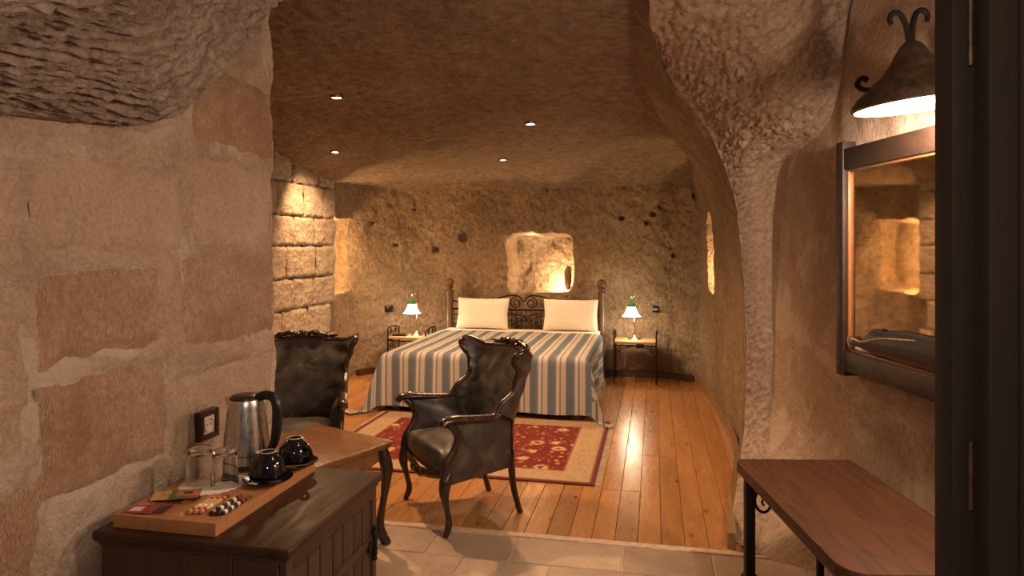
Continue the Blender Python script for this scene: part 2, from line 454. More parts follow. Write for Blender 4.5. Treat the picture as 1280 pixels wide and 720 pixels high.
# stone tiles
tmesh = {}
def tile_mesh(a, b):
    k = (a, b)
    if k not in tmesh:
        g = bx(0, a-.008, 0, b-.008, -.02, 0, .003, 1)
        me = bpy.data.meshes.new('stone_tile'); me.from_pydata(g[0], [], g[1]); me.materials.append(M['tile']); tmesh[k] = me
    return tmesh[k]
yy = FB-.055
rows = [.30, .46, .38, .46, .46, .46, .46, .46]
for r, h in enumerate(rows):
    xx = -1.56-[.10, .34, .2, .05][r % 4]
    while xx < 1.9:
        a = [.46, .62, .46, .40][rnd.randrange(4)] if r else [.58, .46, .46, .52][rnd.randrange(4)]
        link('stone_tile', tile_mesh(a, h), fl, (xx, yy-h, rnd.uniform(-.001, .0012))); xx += a
    yy -= h
struct(obj('trim_1', bx(-1.9, .60, FB-.052, FB-.002, -.02, .004, .003, 1), 'sill'), 'pale stone strip between boards and tiles')

# ---------------------------------------------------------------- structure: rock shell
def back_wall(u, v):
    x = -3.73+u*4.73; z = -.03+v*2.95
    y = 8.66-.55*max(0., min(1.3, (-2.9-x)/.7))**2-.40*max(0., min(1.6, (x-.05)/.6))**2
    p = Vector((x, y, z)); q = vn(p, .035, 1.9)
    q.y += .024*fbm((x*1.4+z, 0, z-x*.6), 5, 5)+.012*noise.noise((x*16+z*9, 2, z*16-x*5))
    d = rrect(x, z, -1.44+.012*noise.noise((z*9, 1, 0)), 1.41, .41, .365, .10)+.025*noise.noise((x*7, z*7, 3))
    q.y += .42*sst(.025, -.03, d)
    for (hx, hz, hr) in PITS:
        e = math.hypot(x-hx, (z-hz)*1.15)+.008*noise.noise((x*40, z*40, 0)); q.y += .10*sst(hr*1.15, hr*.55, e)
    return q
def on_back(x_, y_):
    d = 8.5
    for _ in range(4):
        p = px(x_, y_, d); d *= 8.64/p.y
    return p.x, p.z
PITS = [(*on_back(a, b), r/F*8.6) for a, b, r in ((579, 294, 7.5), (545, 312, 4.5), (480, 281, 3), (776, 273, 4), (816, 267, 4.5), (808, 279, 2.6), (868, 244, 5), (455, 437, 6), (500, 306, 2.2), (842, 320, 2.4), (684, 237, 2), (825, 258, 2), (520, 262, 2))]
struct(obj('wall_back', grid(back_wall, 290, 172, True), 'tuff'), 'rough carved tuff back wall with pits and lit niche')
# bedroom left wall: ashlar part then recessed carved part with niche
def left_wall(u, v):
    y = 2.4+u*6.6; z = -.03+v*2.95
    x = -3.60-.10*sst(7.17, 7.21, y)
    p = Vector((x, y, z)); q = vn(p, .012 if y < 7.15 else .03, 2)
    d = rrect(y, z, 7.62, 1.50, .36, .43, .15)+.03*noise.noise((y*6, z*6, 9))
    q.x -= .34*sst(.02, -.03, d)
    if y < 7.15: q.x -= .0
    return q
wl = struct(obj('wall_bedroom_left', grid(left_wall, 330, 120), 'tuff'), 'bedroom left wall with ashlar courses and lit niche')
rnd = random.Random(9)
def rough_block(w_, h_, d_, amp, seed, n=11, m=9, bulge=.0, er=.035):
    """a stone block: front face in the XZ plane looking to -Y, edges rounded and uneven"""
    def f(u, v):
        x, z = (u-.5)*w_, (v-.5)*h_
        e = min(u*w_, (1-u)*w_, v*h_, (1-v)*h_)
        k = sst(0, er, e)
        nn = noise.noise((x*7+seed*3.1, z*7, seed)); n2 = noise.noise((x*24+seed, z*24, seed*2))
        ed = (1-k)*.012*noise.noise((x*15+seed, z*15, 4))
        return (x+ed, -d_*(.15+.85*k)-amp*nn*k-amp*.4*n2*k-bulge*k, z+ed)
    return grid(f, n, m)
zz = .02; ri = 0
while zz < 2.5:
    h = [.33, .30, .34, .31][ri % 4]
    yb = 5.55+[.0, .22, -.1, .3][ri % 4]
    while yb < 7.16:
        wdt = min(rnd.choice([.42, .52, .6]), 7.19-yb)
        if wdt > .12:
            g = rough_block(wdt-.030, h-.010, .036, .020, rnd.random()*50, 34, 20, er=.026)
            o = obj('stone_block', g, 'ashlar', wl, True, 60); o.rotation_euler = (0, 0, math.pi/2); o.location = (-3.575, yb+wdt/2, zz+h/2)
        yb += wdt
    zz += h; ri += 1
# near left wall: plaster over blocks, far end corner at y=2.68
XW = -1.585
def near_left(u, v):
    L = 3.35; s = u*(L+2.2); z = -.03+v*2.95
    if s < L: x, y = XW, -.66+s
    else: x, y = XW-(s-L), 2.69
    # round the corner
    c = abs(s-L)
    if c < .07:
        k = (1-c/.07)**2*.028; x -= k; y -= k
    p = Vector((x, y, z)); q = vn(p, .022, 2.6)
    lump = .014*fbm((y*1.0, x, z), 5.5, 5)
    if s < L:
        for (y0, y1, z0, z1) in BLK:
            d = rrect(y, z, (y0+y1)/2, (z0+z1)/2, (y1-y0)/2, (z1-z0)/2, .03)
            if d < .08: lump -= .013*sst(.012, -.022, d+.030*noise.noise((y*9, z*9, 7))+.012*noise.noise((y*30, z*30, 2)))
    q.x += lump+.035*sst(.95, .3, z)
    if y > 2.6: q.y += lump*.7+.03*noise.noise((0, 3, z*3.2))
    # joints filled with smeared mortar, faintly raised
    return q
BPX = [(46, 335, 206, 447, 'combed'), (42, 462, 212, 604, 'combed'), (232, 322, 346, 430, 'combed'),
        (40, 196, 234, 322, 'combed_pale'), (-90, 196, 32, 345, 'combed_pale'), (-60, 620, 48, 760, 'combed'),
        (222, 455, 342, 545, 'combed_pale'), (246, 205, 346, 312, 'combed_pale'), (-110, 360, 34, 600, 'combed_pale'), (238, 95, 350, 190, 'combed')]
def on_left(x_, y_):
    d = 2.0
    for _ in range(6):
        p = px(x_, y_, d); d *= XW/p.x
    p = px(x_, y_, d); return p.y, p.z
BLK = []
for (a, b, c, d, mt) in BPX:
    BLK.append((on_left(a, (b+d)/2)[0], on_left(c, (b+d)/2)[0], on_left((a+c)/2, d)[1], on_left((a+c)/2, b)[1]))
wnl = struct(obj('wall_left', grid(near_left, 380, 220), 'plaster'), 'plastered left wall over large worn stone blocks')
ALLB, BLK2 = BLK, []
for bi, ((y0, y1, z0, z1), bp_) in enumerate(zip(ALLB, BPX)):
    def face(u, v):
        y, z = y0+(y1-y0)*u, z0+(z1-z0)*v
        BLK[:] = []
        q = near_left((y+.66)/5.55, (z+.03)/2.95)
        e = min(u*(y1-y0), (1-u)*(y1-y0), v*(z1-z0), (1-v)*(z1-z0))
        q.x += -.012+.009*sst(0, .05, e)+.004*noise.noise((y*14, z*14, bi))+.002*noise.noise((y*45, z*45, bi))
        return q
    sv = list(BLK)
    g = grid(face, 60, 50); BLK[:] = sv
    o = obj('stone_block', g, bp_[4], wnl, True, 180)

# ceiling
def ceil(u, v):
    x = -4.1+u*5.6; y = -.9+v*10.0
    z = 2.80-.045*max(0, y-2.4)-.10*sst(5.2, 7.4, y)*sst(-.2, -3.2, x)
    z += .06*math.sin(y*1.9+.5*x+.9*noise.noise((x*.8, y*.8, 0)))*sst(3.0, 5, y)+.016*noise.noise((x*3, y*9, 1))+.020*(.5-abs(noise.noise((x*9+y*2, y*17+.6*math.sin(x*4), 4))))+.007*noise.noise((x*22, y*36, 2))
    z -= .10*sst(-2.9, -3.7, x)+.12*sst(8.1, 8.8, y)
    z += .8*sst(.05, .5, x)*sst(4.9, 4.0, y)
    return vn((x, y, z), .03, 1.3)
struct(obj('ceiling', grid(ceil, 380, 560, True), 'tuff_ceiling'), 'rough carved tuff ceiling')

# arris of the arch between vestibule and bedroom, then the vault and pier, right walls
ARR = [(800, -110, 2.25), (810, -30, 2.68), (815, 25, 3.15), (824, 74, 3.8), (866, 135, 4.15), (894, 183, 4.3), (918, 249, 4.4), (928, 324, 4.42), (933, 420, 4.42), (930, 520, 4.4), (921, 600, 4.18), (910, 673, 3.84)]
arr = [px(*p) for p in ARR]
CRS = [(1100, -180, 2.95), (1084, -80, 3.15), (1066, 10, 3.38), (1046, 120, 3.52), (1024, 168, 3.74), (978, 206, 4.26), (967, 262, 4.36), (966, 330, 4.36), (966, 420, 4.34), (964, 520, 4.28), (960, 600, 4.05), (955, 695, 3.6)]
crs = [px(*p) for p in CRS]
def mid(a, b, t, push): # push towards the camera
    r = []
    for i, (p, q) in enumerate(zip(a, b)):
        m_ = p.lerp(q, t); d = Vector((0, 0, CH))-m_; r.append(m_+d.normalized()*push[i])
    return r
pushes = [.08, .10, .12, .13, .13, .12, .05, .025, .02, .02, .03, .05]
def chis(amp, su, sv, w=1.0):
    def f(p, u, v):
        a = noise.noise((u*su+.6*math.sin(v*9), v*sv+u*sv*.25, 0)); b = noise.noise((u*su*2.1, v*sv*2.2+u*8, 5))
        return amp*((1-abs(a))*1.2+b*.6-.7)
    return f
def vault_h(p, u, v):
    k = sst(2.25, 2.05, p.z)
    e = sst(0, .06, u)*sst(1, .94, u)
    q = Vector((p.x*.8+p.z*.6, p.y, p.z*.8-p.x*.6))
    a = noise.noise((q.x*9, q.y*12, q.z*30)); b = noise.noise((q.x*26, q.y*26, q.z*60)); c = noise.noise((p.x*5, p.y*5, p.z*5))
    return (.034*(.6-abs(a)*1.3)+.013*b+.016*c)*(1-.55*k)*e
struct(obj('wall_pier', loft([arr, mid(arr, crs, .35, pushes), mid(arr, crs, .7, pushes), crs], 150, 420, .012, 2.2, vault_h), 'tuff_vault'), 'chiselled rock vault and pier beside the right wall')
# bedroom right wall runs from the arris to the back wall
def brw():
    c1 = [(-.35, 5.2, 3.0), (-.02, 5.25, 2.68), (.30, 5.3, 2.35), (.52, 5.35, 1.9), (.62, 5.4, 1.2), (.64, 5.45, .5), (.66, 5.45, -.03)]
    c2 = [(-.05, 6.5, 3.0), (.18, 6.5, 2.62), (.42, 6.5, 2.25), (.56, 6.5, 1.8), (.62, 6.5, 1.2), (.64, 6.5, .5), (.64, 6.5, -.03)]
    c3 = [(.28, 7.6, 3.0), (.40, 7.6, 2.6), (.52, 7.6, 2.2), (.57, 7.6, 1.8), (.58, 7.6, 1.2), (.58, 7.6, .5), (.58, 7.6, -.03)]
    c4 = [(.40, 8.8, 3.0), (.42, 8.8, 2.6), (.48, 8.8, 2.2), (.50, 8.8, 1.8), (.50, 8.8, 1.2), (.50, 8.8, .5), (.50, 8.8, -.03)]
    def h(p, u, v):
        e = sst(0, .05, u)
        d = rrect(p.y, p.z, 7.5, 1.56, .26, .40, .12)+.03*noise.noise((p.y*6, p.z*6, 2))
        return .26*sst(.02, -.03, d)+.012*e*fbm(p, 6, 4)
    return loft([arr, c1, c2, c3, c4], 230, 150, .012, 2.2, h, True)
struct(obj('wall_bedroom_right', brw(), 'tuff'), 'curved carved rock wall right of the bed with a lit slit niche')
# right plaster wall of the vestibule
def rcol(yc, k=0):
    xs = [1.72, 1.70, 1.68, 1.67, 1.66, 1.66, 1.66, 1.675, 1.725, 1.68, 1.58]
    zs = [3.1, 2.8, 2.6, 2.4, 2.25, 2.0, 1.6, 1.2, .7, .28, -.03]
    return [cw(x-.065*(yc-3.0), yc, z) for x, z in zip(xs, zs)]
crs2 = [cw(1.86, 4.6, p.z) if False else p for p in crs]
struct(obj('wall_right', loft([crs, rcol(3.3), rcol(2.6), rcol(1.8), rcol(.9), rcol(-.6)], 170, 130, .012, 2.2, lambda p, u, v: .006*fbm(p, 7, 4)*sst(0, .04, u)), 'right_plaster'), 'plain plastered right wall behind mirror and bench')
# overhanging chiselled rock at the upper left
o1 = [(-260, 120, 1.15), (-60, 140, 1.52), (20, 146, 1.70), (95, 154, 1.88), (168, 160, 2.08), (215, 146, 2.13), (258, 108, 2.2), (296, 62, 2.28), (350, -4, 2.4), (420, -80, 2.5), (520, -190, 2.6)]
o2 = [(-330, 40, 1.0), (-100, 60, 1.25), (0, 66, 1.38), (80, 68, 1.5), (148, 70, 1.66), (196, 50, 1.74), (245, 4, 1.82), (290, -50, 1.88), (350, -120, 1.95), (430, -210, 2.0), (540, -320, 2.05)]
o3 = [(-420, -60, .8), (-130, -60, .95), (-20, -60, 1.03), (70, -60, 1.14), (140, -60, 1.24), (190, -80, 1.3), (240, -120, 1.36), (290, -180, 1.4), (350, -260, 1.45), (450, -370, 1.5), (570, -500, 1.55)]
o4 = [(-700, -400, .5), (-300, -400, .6), (-130, -400, .65), (0, -400, .7), (80, -420, .74), (150, -440, .78), (210, -480, .8), (290, -540, .82), (370, -640, .85), (500, -800, .88), (700, -1000, .9)]
O1 = [px(*p) for p in o1]
O0 = [p+Vector((-.10, .10, .22)) for p in O1]; O00 = [p+Vector((-.18, .14, .75)) for p in O1]
def over_h(p, u, v):
    s, t = u*1.7, v*2.0
    e = sst(0, .03, u)
    w1 = .5*noise.noise((t*4, s*4, 1)); w2 = noise.noise((t*9, s*9, 6))*.25
    a = noise.noise((t*6+w2, s*24+t*5+w1*2, 0)); b = noise.noise((t*20, s*55+t*9, 4)); c = noise.noise((t*3, s*4, 8)); d = noise.noise((t*32, s*40, 3))
    return (.032*(.5-abs(a)*1.1)+.014*b+.026*c+.007*d)*e*(1+.9*sst(.3, .55, v))
og = loft([O1, [px(*p) for p in o2], [px(*p) for p in o3], [px(*p) for p in o4]], 300, 400, .010, 2.0, over_h, True)
struct(obj('ceiling_overhang', og, 'overhang', None, True, 180), 'overhanging chiselled rock above the left wall')
struct(obj('ceiling_overhang_back', loft([O1, O0, O00], 12, 120, .010, 2.0), 'overhang'), 'dark back of the rock overhang')

# skirting
def strip(P, h, t_, mat, name, lab, z0=0.0):
    Q = cr(P, 60); V, Fc = [], []
    for i, p in enumerate(Q):
        d = (Q[min(i+1, 59)]-Q[max(i-1, 0)]).normalized(); nrm = Vector((-d.y, d.x, 0))*t_
        for (q, z) in ((p, z0), (p, z0+h), (p+nrm, z0+h), (p+nrm, z0)): V.append((q.x, q.y, z))
    for i in range(59):
        for k in range(4): Fc.append((i*4+k, (i+1)*4+k, (i+1)*4+(k+1) % 4, i*4+(k+1) % 4))
    Fc += [(3, 2, 1, 0), (236, 237, 238, 239)]
    return struct(obj(name, (V, Fc), mat, None, True, 30), lab)
strip([(-3.61, 7.96, 0), (-3.46, 8.23, 0), (-3.28, 8.42, 0), (-3.0, 8.55, 0), (-2.5, 8.57, 0), (-1, 8.58, 0), (0, 8.58, 0), (.45, 8.42, 0)], .07, .07, 'dark_base', 'baseboard_back', 'dark wooden skirting along the back wall')
strip([(.46, 8.40, 0), (.54, 8.0, 0), (.60, 6.6, 0), (.60, 5.6, 0), (.53, 4.95, 0), (.43, 4.3, 0), (.385, 3.86, 0)], .085, .045, 'strip', 'baseboard_right', 'curved wooden skirting along the right bedroom wall')
# ---------------------------------------------------------------- bed
BX, BY = -1.615, 7.40          # bed centre; foot y=6.34, head y=8.46
bed = thing('bed', 'wide double bed with turned wooden posts and black iron headboard', 'bed', (BX, BY, 0))
for s in (-1, 1):
    x = s*.975
    p = obj('bed_post', lathe([(.052, 0), (.055, .04), (.046, .08), (.046, .50), (.056, .53), (.056, .58), (.048, .61), (.050, .98), (.046, 1.02), (.055, 1.035), (.055, 1.05), (.035, 1.065), (.033, 1.08)], 20, x, 1.06), 'post', bed)
    obj('ball_finial', join(lathe([(.033, 1.075), (.05, 1.085), (.05, 1.10), (.03, 1.11)], 20, x, 1.06), ball((x, 1.06, 1.158), .058, 16)), 'post', p)
    obj('side_rail', bx(s*.93-.018, s*.93+.018, -1.04, 1.04, .16, .30, .006), 'post', bed)
    obj('foot_leg', bx(s*.90-.04, s*.90+.04, -1.02, -.94, 0, .24, .006), 'post', bed)
obj('foot_rail', bx(-.93, .93, -1.045, -1.01, .08, .28, .006), 'post', bed)
obj('mattress', bx(-.925, .925, -1.0, 1.0, .24, .555, .06, 4), 'mattress', bed)
# headboard ironwork
g = []
for zz in [.50+i*.062 for i in range(6)]: g.append(tube([(-.93, 1.06, zz), (.93, 1.06, zz)], .005, 6, 2))
for i in range(30):
    x = -.91+i*1.82/29; g.append(tube([(x, 1.06, .40), (x, 1.06, .81)], .004, 6, 2))
hb = obj('headboard_grille', join(*g), 'iron', bed)
g = [tube([(-.95, 1.06, .82), (.95, 1.06, .82)], .011, 8, 2), tube([(-.95, 1.06, .40), (.95, 1.06, .40)], .011, 8, 2)]
for s in (-1, 1):
    g.append(tube([(s*.93, 1.06, .93), (s*.80, 1.06, .885), (s*.62, 1.06, .90), (s*.42, 1.06, .935), (s*.25, 1.06, .985), (s*.14, 1.06, 1.0), (s*.055, 1.06, .985), (s*.005, 1.06, .92)], .009, 8, 40))
    sp = spiral((s*.10, 1.06, .905), .075, .02, math.pi/2, -1.6*s, 'XZ', 30); g.append(tube(sp, .008, 6, 40))
    sp = spiral((s*.80, 1.06, .915), .05, .015, 0 if s < 0 else math.pi, 1.5*s, 'XZ', 24); g.append(tube(sp, .007, 6, 30))
obj('headboard_scrolls', join(*g), 'iron', bed)
g = []
for cx in (0,):
    for a in range(8):
        an = a*math.pi/4
        g.append(tube(spiral((cx+.075*math.cos(an), 1.056, .63+.075*math.sin(an)), .05, .012, an+math.pi, 1.1, 'XZ', 14), .004, 5, 18))
obj('headboard_rosette', join(*g), 'iron', bed)

# striped bedspread
BWD, TOP = .955, .588
def drape(a, b):
    """a across from centre, b along from head (0) to foot; beyond the mattress it falls"""
    LB = 1.72; x0 = math.copysign(1, a); ox = max(0., abs(a)-BWD); oy = max(0., b-LB); r = .06
    def fall(o):
        if o < r*math.pi/2: an = o/r; return r*math.sin(an), r*(1-math.cos(an))
        return r, r+o-r*math.pi/2
    hx, zx = fall(ox); hy, zy = fall(oy)
    z = TOP-math.hypot(zx, zy) if (ox > 0 and oy > 0) else TOP-max(zx, zy)
    m_ = min(ox, oy)
    x = (min(abs(a), BWD)+hx-(r if ox > 0 else 0)*.0+.34*m_)*x0; y = min(b, LB)+hy+.22*m_
    # gentle folds and flare on the hanging part
    fx = .05*zx*sst(0, .5, zx)*(1.2 if x0 < 0 else .6)*sst(0, .8, b); x += x0*(fx+.022*zx*2*math.sin(b*9)*(1 if oy == 0 else .3))
    y += .03*zy+.020*zy*2*math.sin(a*10+1)
    z += .008*noise.noise((a*3, b*3, 0))*(1 if max(zx, zy) < .05 else .2)
    if z < .020:
        e = .020-z; z = .020+.004*noise.noise((a*8, b*8, 1))
        if zx > zy: x += x0*e*(.85 if x0 < 0 else .25)
        else: y += e*.6
    return x, y, z
A0, A1, B1 = -BWD-.63, BWD+.54, 1.72+.56
NA, NB = 130, 110
V, uv = [], []
for j in range(NB):
    for i in range(NA):
        a = A0+(A1-A0)*i/(NA-1); b = -.02+(B1+.02)*j/(NB-1)
        if b > 1.72: b2 = b
        x, y, z = drape(a, b); V.append((x, .70-y, z)); uv.append((a+4, b))
Fc = [(j*NA+i, (j+1)*NA+i, (j+1)*NA+i+1, j*NA+i+1) for j in range(NB-1) for i in range(NA-1)]
bs = tag(obj('bedspread', (V, Fc), 'blanket', None, True, 180, uv), 'blue, grey and cream striped woven bedspread draped over the bed', 'bedspread')
bs.location = (BX, BY, 0)
g = []
rnd = random.Random(2)
def frg(p, d):
    q = Vector(p)+Vector(d)*.03+Vector((0, 0, -.03)); e = q+Vector((rnd.uniform(-.012, .012), rnd.uniform(-.012, .012), -.045))
    def lie(v, lo): # strands that reach the rug lie on its pile
        on = -2.64 < v.x+BX < -.34 and v.y+BY < 6.36
        v.z = max(v.z, .0165 if on else lo)
    lie(q, .006); lie(e, .004)
    g.append(tube([p, q, e], [.0035, .0025, .0015], 4, 4))
for j in range(0, NB, 1):
    for side, s in ((0, -1), (NA-1, 1)): frg(V[j*NA+side], (s*.6, -.1, 0))
f_ = obj('fringe', join(*g), 'fringe', bs); f_['kind'] = 'stuff'
# white sheet edge turned over under the pillows
tag(obj('bed_sheet', xf(bx(-.96, .965, .705, 1.0, .556, .584, .012, 3), (BX, BY, 0)), 'linen'), 'white sheet on the mattress under the pillows', 'sheet')
def pillow(seed):
    def f(sgn):
        def q(u, v):
            x, z = (u-.5)*2, (v-.5)*2
            k = (max(0, 1-x**4)*max(0, 1-z**4))**.45
            px_ = x*(.335-.018*(1-abs(z))**1*(1 if abs(x) > .9 else .3)); pz = z*(.195-.012*(1-x*x))
            return (px_, sgn*(.075*k+.004*noise.noise((x*3, z*3, seed))), pz+.2)
        return q
    a = grid(f(-1), 34, 24); b = grid(f(1), 34, 24, True); return join(a, b)
for i, (x_, l_) in enumerate(((596, 'white pillow propped on the headboard beside the lamp with an ivory shade'), (709.5, 'white pillow propped on the headboard beside the post nearest the light switch by the window niche'))):
    d = 8.30 if i == 0 else 8.05
    p = px(x_, 410, d)
    o = obj('pillow', pillow(i+1), 'linen', None, True, 180)
    o.location = (p.x, 8.28, .585); o.rotation_euler = (math.radians(-13), 0, math.radians(2 if i else -1))
    tag(o, ['white pillow on the bed half facing the stone block wall', 'white pillow on the bed half facing the curved right wall'][i], 'pillow', 'pillows on the bed')

# ---------------------------------------------------------------- nightstands and lamps
def nightstand(label):
    t = thing('nightstand', label, 'nightstand', (0, 0, 0), 0, 'iron nightstands')
    obj('table_top', bx(-.245, .245, -.19, .19, .475, .50, .004), 'oak_top', t)
    for sx in (-1, 1):
        for sy in (-1, 1):
            obj('leg', bx(sx*.245-.009, sx*.245+.009, sy*.185-.009, sy*.185+.009, 0, .58, .002), 'iron', t)
        g = [tube([(sx*.245, -.185, .58), (sx*.262, -.12, .605), (sx*.262, 0, .612), (sx*.262, .12, .605), (sx*.245, .185, .58)], .009, 6, 24)]
        for sy in (-1, 1): g.append(tube(spiral((sx*.248, sy*.09, .56), .04, .01, math.pi/2, 1.4*sy, 'YZ', 20), .006, 6, 24))
        obj('side_handle', join(*g), 'iron', t)
    g = []
    for sy in (-1, 1): g.append(bx(-.245, .245, sy*.185-.007, sy*.185+.007, .445, .462, .002))
    for sx in (-1, 1): g.append(bx(sx*.245-.007, sx*.245+.007, -.185, .185, .445, .462, .002))
    obj('apron_frame', join(*g), 'iron', t)
    g = []
    for sx in (-1, 1):
        g.append(tube(spiral((sx*.20, -.185, .405), .035, .010, math.pi/2, 1.4*sx, 'XZ', 20), .005, 6, 24))
        g.append(tube([(sx*.20, -.185, .44), (sx*.12, -.185, .425), (sx*.04, -.185, .442)], .005, 6, 12))
    obj('apron_scroll', join(*g), 'iron', t)
    return t
ns = nightstand('black iron nightstand with wooden top standing clear beside the bed, adapter hanging beneath')
ns.location = (-.225, 8.33, 0)
ns2 = dup(ns, (-2.99, 8.15, 0), 0, 'black iron nightstand with wooden top, half hidden behind the draped bed, booklet on it')
def lamp(label):
    t = thing('table_lamp', label, 'lamp', (0, 0, 0), 0, 'green topped bedside lamps')
    obj('base', lathe([(.078, 0), (.080, .008), (.072, .016), (.045, .026), (.026, .04), (.016, .055)], 28), 'brass', t)
    obj('stem', join(lathe([(.010, .05), (.014, .07), (.008, .09), (.008, .20), (.013, .215), (.008, .23), (.008, .42)], 14)), 'brass', t)
    obj('gooseneck', tube([(0, 0, .41), (.0, .0, .46), (-.008, -.02, .515), (-.022, -.05, .535), (-.034, -.078, .51), (-.036, -.083, .475), (-.036, -.083, .455)], .0075, 8, 34), 'brass', t)
    c = (-.036, -.083)
    sh = obj('shade', lathe([(.118, .275), (.110, .283), (.092, .30), (.076, .325), (.062, .355), (.052, .382), (.045, .40)], 32, c[0], c[1], False), 'shade_white', t)
    obj('shade_rim', lathe([(.1175, .270), (.122, .273), (.120, .281), (.113, .286)], 32, c[0], c[1], False), 'shade_green', sh)
    obj('shade_cap', lathe([(.0455, .398), (.050, .404), (.046, .42), (.034, .44), (.020, .452), (.014, .462), (.010, .475)], 24, c[0], c[1]), 'shade_green', t)
    return t
lp = lamp('lit white glass lamp with green cap near the plain black wall switch')
lp.location = (-2.93, 8.17, .50)
lp2 = dup(lp, (-.235, 8.36, .50), 0, 'lit white glass lamp with green cap near the switch with pale bar')
for l_ in (lp, lp2):
    light('bedside_glow', 'POINT', Vector(l_.location)+Vector((-.036, -.083, .262)), 6.5, (1.0, .74, .44), .04)
    light('bedside_green_glow', 'POINT', Vector(l_.location)+Vector((-.036, -.083, .515)), 1.1, (.55, 1.0, .25), .012)
t = thing('power_adapter', 'small black power adapter with cord hanging under the nightstand', 'adapter', (-.17, 8.40, .3705))
obj('adapter_body', bx(-.045, .045, -.03, .03, .02, .105, .008), 'black_plastic', t)
obj('cord', tube([(-.04, 0, .06), (-.12, 0, .03), (-.22, -.02, .06), (-.25, -.05, .105)], .004, 6, 24), 'black_plastic', t)
t = thing('booklet', 'dark open booklet lying on the nightstand by the stone block wall', 'booklet', (-3.12, 8.10, .50))
obj('cover', bx(-.09, .09, -.065, .065, 0, .008, .001), 'black_plastic', t); obj('pages', xf(bx(-.085, .085, -.06, .06, .008, .016, .002), rot=(0, -.12, 0), loc=(0, 0, .008)), 'iron', t)
# light switches on the back wall
for i, (a, b) in enumerate(((496, 383.5), (819.5, 386.5))):
    x, z = on_back(a, b)
    t = thing('light_switch', ['plain black square light switch on the rock wall', 'black square light switch with a pale bar on the rock wall'][i], 'switch', (x, min(back_wall((x+dx_+3.73)/4.73, (z+dz_+.03)/2.95).y for dx_ in (-.05, 0, .05) for dz_ in (-.05, 0, .05))+.004, z))
    obj('switch_plate', bx(-.043, .043, -.012, .09, -.043, .043, .006), 'black_plastic', t)
    obj('rocker', bx(-.026, .026, -.018, -.008, -.026, .026, .003), 'black_plastic', t)
    if i: obj('label_bar', bx(-.024, .024, -.0195, -.0175, -.006, .006), 'white_plastic', t)
x, z = on_back(708, 369)
t = thing('coat_hook', 'small round brass hook on the wall below the lit niche', 'hook', (x, 8.62, z))
obj('knob', ball((0, -.02, 0), .016, 10), 'brass', t); obj('shank', tube([(0, .05, 0), (0, -.015, 0)], .006, 8, 2), 'brass', t)
# boulder lump in the niche with the niche lamp behind it
def boulder(u, v):
    th, ph = u*2*math.pi, v*math.pi
    p = Vector((math.sin(ph)*math.cos(th), math.sin(ph)*math.sin(th), math.cos(ph)))
    k = 1+.25*noise.noise(p*1.7)+.08*noise.noise(p*5); return (p.x*.05*k, p.y*.07*k, .16+p.z*.16*k*(1 if p.z < .3 else .95))
tb = tag(obj('stone_lump', grid(boulder, 28, 20, True), 'boulder', None, True, 180), 'tall rounded stone standing inside the lit wall niche', 'stone')
tb.location = (-1.105, 8.86, 1.05)
light('niche_glow', 'POINT', (-1.19, 8.90, 1.12), 24.0, (1.0, .72, .40), .02)
light('niche_glow', 'POINT', (-1.55, 8.80, 1.70), 3.0, (1.0, .70, .38), .012)
light('left_niche_glow', 'POINT', (-3.80, 7.33, 1.25), 22.0, (1.0, .64, .28), .012)
light('left_niche_glow', 'POINT', (-3.80, 7.33, 1.75), 18.0, (1.0, .64, .28), .012)
light('right_niche_glow', 'POINT', (.74, 7.5, 1.35), 18.0, (1.0, .66, .30), .02)

# ---------------------------------------------------------------- rug
RX0, RX1, RY0, RY1 = -2.58, -.40, 4.66, 6.34
def rug():
    V, Fc, mi = [], [], []
    ins = [(0, .012, 'b'), (.035, .012, 'd'), (.05, .0125, 'b'), (.235, .0125, 'l'), (.262, .0125, 'f')]
    W, H = RX1-RX0, RY1-RY0
    lv = [0, .03, .042, .235, .25]
    cols = [2, 0, 2, 3, 1]
    def ring(i, z): 
        V.extend([(i, i, z), (W-i, i, z), (W-i, H-i, z), (i, H-i, z)])
    ring(0, .001); ring(0, .011)
    for q in lv[1:]: ring(q, .012)
    n = len(V)//4
    for r in range(n-1):
        for k in range(4):
            Fc.append((r*4+k, r*4+(k+1) % 4, (r+1)*4+(k+1) % 4, (r+1)*4+k)); mi.append([0, 0, 2, 1, 2][r])
    Fc.append(tuple((n-1)*4+k for k in range(4))); mi.append(3)
    return V, Fc, mi
ru = thing('rug', 'worn oriental rug with red flowered field and beige border', 'rug', (RX0, RY0, 0))
obj('pile', rug(), None, ru, False, mats=['rug_dark', 'rug_border', 'rug_line', 'rug_field'])
g = []; rnd = random.Random(5)
for i in range(150):
    y = .01+i*(RY1-RY0-.02)/149
    for x, s in ((0, -1), (RX1-RX0, 1)):
        g.append(tube([(x, y, .006), (x+s*.022, y+rnd.uniform(-.008, .008), .004), (x+s*.04, y+rnd.uniform(-.012, .012), .003)], .002, 4, 3))
o = obj('fringe', join(*g), 'fringe', ru); o['kind'] = 'stuff'

